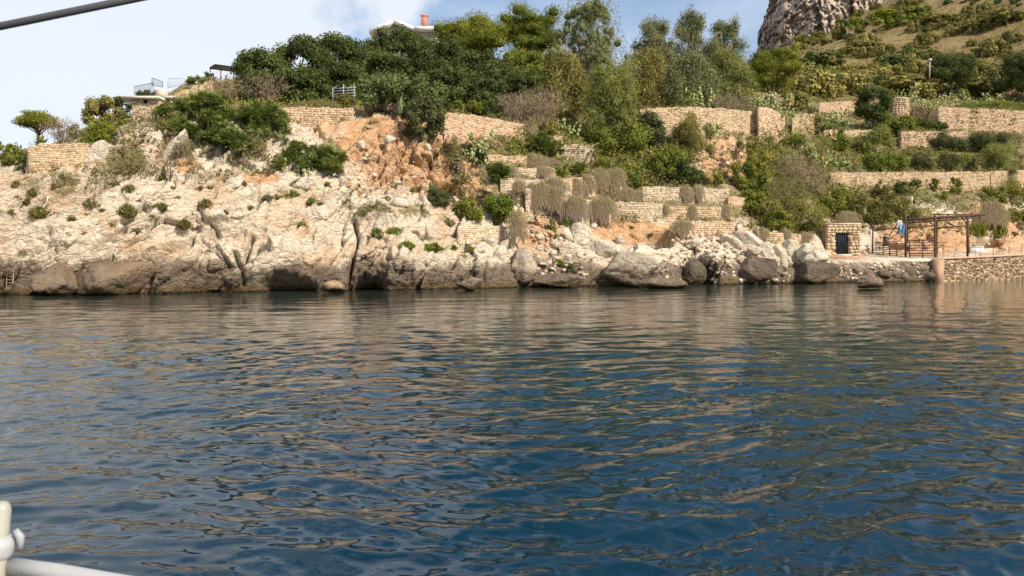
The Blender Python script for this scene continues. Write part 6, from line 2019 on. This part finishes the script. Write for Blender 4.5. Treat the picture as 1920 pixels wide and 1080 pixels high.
# ---- white villa on the hill
def villa():
    Y = 98.0
    pts_ = [(692, 55), (738, 35), (776, 49), (826, 49)]
    c0 = A3(692, 55, Y)
    root = empty('white_villa', (float(c0[0]), Y, float(c0[2] - 6)), 'white villa with a gabled roof edge and brick chimney above the trees', 'house')
    O = np.array(root.location)
    g = [A3(px, py, Y) - O for px, py in pts_]
    # roof slabs (fascia white), thick 0.35, running back
    for (p0, p1, nm) in ((g[0], g[1], 'roof'), (g[1], g[2], 'roof'), (g[2], g[3], 'roof')):
        a = Acc()
        dn = np.array([0, 0, -.48]); bk = np.array([0, 11.0, 0])
        V = [p0, p1, p1 + dn, p0 + dn]; V = V + [v_ + bk for v_ in V]
        a.add(np.array(V), [[3, 2, 1, 0], [0, 1, 5, 4], [2, 3, 7, 6], [4, 5, 6, 7], [1, 2, 6, 5], [0, 3, 7, 4][::-1]], tint=.8); part(nm, a, 'white', root)
    a = Acc()
    x0_, x1_, x2_ = g[0][0] + .9, g[2][0] - .1, g[3][0] - .9
    zl = g[0][2] - .55; zr = g[2][2] - .5
    V = [[x0_, .8, -1], [x1_, .8, -1], [x1_, .8, zr], [g[1][0], .8, g[1][2] - .5], [x0_, .8, zl + .35]]
    a.add(np.array(V), [[0, 1, 2, 3]], [[0, 3, 4]]); a.add(np.array([[x1_ + .003, .82, -1], [x2_, .82, -1], [x2_, .82, zr], [x1_ + .003, .82, zr]]), [[0, 1, 2, 3]], tint=.6)
    a.add(np.array([[x0_, .8, -1], [x0_, 10.5, -1], [x0_, 10.5, zl], [x0_, .8, zl]]), [[0, 3, 2, 1]]); a.add(np.array([[x2_, .82, -1], [x2_, 10.5, -1], [x2_, 10.5, zr], [x2_, .82, zr]]), [[0, 1, 2, 3]])
    a.add(np.array([[x0_, 10.5, -1], [x2_, 10.5, -1], [x2_, 10.5, zl], [x0_, 10.5, zl]]), [[0, 1, 2, 3]])
    part('wall', a, 'roof_under', root)
    for px in (800, 815):
        c = A3(px, 62, Y) - O; f_ = Acc(); f_.box((c[0], .76, c[2] - 1), (.9, .06, 1.2), tint=.8); wo = part('window', f_, 'white', root)
        pz = Acc(); pz.box((c[0], .72, c[2] - 1), (.7, .04, 1.0)); part('pane', pz, 'dark_metal', wo)
    c = A3(796, 41, Y + 3) - O
    a = Acc(); a.box((c[0], c[1], c[2]), (.75, .7, 1.3), tint=.5); ch = part('chimney', a, 'brick', root)
    a = Acc(); a.box((c[0], c[1], c[2] + .72), (.92, .86, .14), tint=.9); part('chimney_cap', a, 'brick', ch)
    # white lower annexe glimpsed between the trees
    c = A3(866, 106, 92)
    r2 = empty('garden_annexe', (float(c[0]), 92, float(c[2] - 3)), 'white garden building glimpsed under the bright pine', 'building')
    a = Acc(); a.box((0, 2, 2.1), (5.0, 4, 4.2), tint=.8); part('wall', a, 'white', r2)
    a = Acc(); a.box((0, 2, 4.32), (5.6, 4.6, .22), tint=.4); part('roof', a, 'brick', r2)
    for dx in (-1.4, 1.2):
        f_ = Acc(); f_.box((dx, -.02, 2.9), (1.0, .06, 1.2), tint=.2); wo = part('window', f_, 'rust', r2)
        pz = Acc(); pz.box((dx, -.06, 2.9), (.8, .03, 1.0)); part('pane', pz, 'dark_metal', wo)


villa()


# ---- garden frame of pale rails, lamp post, round tower, ladder, hose
def small_things():
    c = A3(645, 200, 66)
    r0 = empty('garden_trellis', tuple(c), 'light grey garden frame of thin rails in front of the dark grove', 'trellis')
    for px in (624, 644, 664):
        a = Acc(); a.tube([A3(px, 204, 66) - c, A3(px, 158 + (px == 624) * 6, 66) - c], .035, 5); part('post', a, 'grey_metal', r0)
    for py in (166, 171, 176, 181):
        a = Acc(); a.tube([A3(624, py, 66) - c, A3(668, py - 2, 66) - c], .03, 4); part('rail', a, 'grey_metal', r0)
    for k in range(3):
        a = Acc(); a.tube([A3(624 + k * 14, 167, 66) - c, A3(634 + k * 14, 160, 69) - c], .025, 4); part('rafter', a, 'grey_metal', r0)
    c = A3(1743, 140, 125)
    r0 = empty('lamp_post', (float(c[0]), float(c[1]), float(c[2])), 'short pale lamp post on the slope before the dark round tree', 'lamp post')
    H = A3(1743, 113, 125)[2] - c[2]
    a = Acc(); a.tube([(0, 0, -.5), (0, 0, H * .6), (0, 0, H)], [.09, .08, .07], 6, tint=.7); part('post', a, 'concrete', r0)
    a = Acc(); a.box((0, 0, H + .06), (.42, .42, .3), tint=.9); part('lamp_head', a, 'concrete', r0)
    # round tower
    Y = 100.0
    c = A3(1692, 232, Y)
    r0 = empty('round_tower', (float(c[0]), Y + 1.2, float(c[2])), 'squat round stone tower on the eastern terraces', 'tower')
    H = A3(1692, 184, Y)[2] - c[2]
    n = 36; a = Acc(); a.tube([(0, 0, -1), (0, 0, H * .5), (0, 0, H - .05)], [1.32, 1.24, 1.15], n, tint=.5); part('core', a, 'mortar', r0)
    arrs, ts = [], []
    r = np.random.default_rng(4)
    z = H
    while z > -.4:
        h = r.uniform(.2, .3); Rr = 1.15 + .17 * (1 - z / H) + .02
        t0 = r.uniform(0, 1)
        while t0 < 6.2 + .5:
            w_ = r.uniform(.2, .42) / Rr
            t1 = t0 + w_
            cs = []
            for R_, ins in ((Rr - .1, 0), (Rr + r.uniform(.02, .06), .02)):
                for zz in (z - h + .02, z - .02):
                    for th in (t1 - .02, t0 + .02): cs.append([R_ * math.cos(th), R_ * math.sin(th), zz])
            arrs.append(cs); ts.append(r.random()); t0 = t1
        z -= h
    so = link('stones', stones_mesh('stones', np.array(arrs), np.array(ts)), M['stone'], r0); so['kind'] = 'stuff'
    a = Acc(); a.tube([(0, 0, H - .05), (0, 0, H + .1)], 1.24, 24, tint=.7); part('cap', a, 'stone', r0)
    # ladder
    Y = ray_ground(17, 520) - .35
    c = A3(14, 549, Y)
    r0 = empty('bathing_ladder', tuple(c), 'pale rusty bathing ladder leaning on the rock at the far left waterline', 'ladder')
    L0, L1 = A3(9, 549, Y) - c, A3(14, 506, Y + .4) - c; R0_, R1_ = A3(21, 549, Y) - c, A3(26, 506, Y + .4) - c
    for s0, s1 in ((L0, L1), (R0_, R1_)): 
        a = Acc(); a.tube([s0 - np.array([0, 0, .5]), s1], .022, 5, tint=.8); part('side_rail', a, 'mortar', r0)
    for i in range(8):
        t_ = (i + .5) / 8
        a = Acc(); a.tube([L0 + (L1 - L0) * t_, R0_ + (R1_ - R0_) * t_], .016, 4, tint=.6); part('rung', a, 'mortar', r0)
    # pale hoses on the headland
    for pl, lb in (([(121, 300), (118, 312), (108, 330), (102, 345)], 'pale hose lying down the rock below the headland wall, upper length'), ([(90, 368), (88, 378), (80, 392), (76, 396)], 'pale hose lying down the rock, lower length'),
                   ([(137, 270), (146, 258), (158, 257)], 'short pale hose on top of the headland wall')):
        pp = [A3(px, py, ray_ground(px, py) - .12) for px, py in pl]
        a = Acc(); a.tube(pp, .035, 6); o = part('hose', a, 'hose', None, True); tag(o, lb, 'hose')
    # ------- the boat the picture was taken from
    r0 = empty('sailing_boat', (0, -1.0, 0.0), 'white boat rail with post and clamp, and the dark awning tube of the boat', 'boat')
    O = np.array([0, -1.0, 0.0])
    prof = [(-3.4, 0.72), (-3.0, -.25), (-1.5, -.5), (0, -.55)]
    a = Acc(); V = []; st = np.linspace(-4.2, 4.2, 15)
    for s_ in st:
        k = 1 - .25 * abs(s_ / 4.2) ** 3
        for (yy, zz) in ((-2.2 * k, .62), (-1.8 * k, -.2), (-.9 * k, -.5), (.2 * k, -.5), (1.3 * k, -.2), (1.62 * k, .62), (1.5 * k, .62), (-2.1 * k, .60)):
            V.append([s_, yy, zz])
    Q = []
    for i in range(len(st) - 1):
        for k in range(8): Q.append([i * 8 + k, i * 8 + (k + 1) % 8, (i + 1) * 8 + (k + 1) % 8, (i + 1) * 8 + k])
    a.add(np.array(V), np.array(Q), tint=.6); a.add(np.array(V[:8]), None, [[0, i, i + 1] for i in range(1, 7)]); a.add(np.array(V[-8:]), None, [[0, i + 1, i] for i in range(1, 7)])
    part('hull', a, 'boat_white', r0)
    Yp = 1.15
    p_top = A3(3, 940, Yp) - O; px_ = p_top[0]
    a = Acc(); zt = p_top[2]
    a.tube([(px_, p_top[1] - .55, .62), (px_, p_top[1] - .02, zt - .12), (px_, p_top[1], zt - .012), (px_, p_top[1], zt - .005), (px_, p_top[1], zt - .001), (px_, p_top[1], zt)], [.0125, .0125, .0125, .0105, .006, .001], 24, tint=.6)
    part('stanchion', a, 'boat_cream', r0, True)
    c = A3(-2, 1012, Yp) - O
    a = Acc(); ks = np.linspace(-1, 1, 9)
    a.tube([(c[0] + .004 * k_, c[1] - .008, c[2] - .008 + .019 * k_) for k_ in ks], [.0140 + .011 * (1 - abs(k_) ** 3.5) for k_ in ks], 28, tint=.6)
    part('collar', a, 'boat_white', r0, True)
    a = Acc(); a.tube([(c[0] + .027, c[1] - .004, c[2] + .016), (c[0] + .034, c[1] - .004, c[2] + .006), (c[0] + .034, c[1] - .004, c[2] - .012)], [.004, .006, .004], 10, tint=.2)
    part('clamp_bolt', a, 'grey_metal', r0, True)
    p0, p1, p2 = A3(10, 1060, Yp) - O, A3(110, 1074, Yp - .02) - O, A3(330, 1112, Yp - .05) - O
    p3 = p2 + (p2 - p1) * 3
    a = Acc(); a.tube([p0, p1, p2, p3], .0125, 18, tint=.5); part('guard_rail', a, 'boat_white', r0, True)
    # dark awning tube
    p0, p1 = A3(-500, 152, 1.7) - O, A3(620, -78, 1.9) - O
    a = Acc(); a.tube([p0, p0 * .5 + p1 * .5, p1], .0085, 16); part('awning_tube', a, 'boat_dark', r0, True)
    for pp in (p0, p1):
        a = Acc(); a.tube([(pp[0] * .9, -.9, .62), (pp[0] * .9, -.9, pp[2] + .05), (pp[0], pp[1] * .5, pp[2] + .05), pp], .0085, 12); part('awning_leg', a, 'boat_dark', r0, True)


small_things()
print('tris', sum(len(me.loops) - 2 * len(me.polygons) for me in bpy.data.meshes))
print('all', round(time.time() - T0, 1))
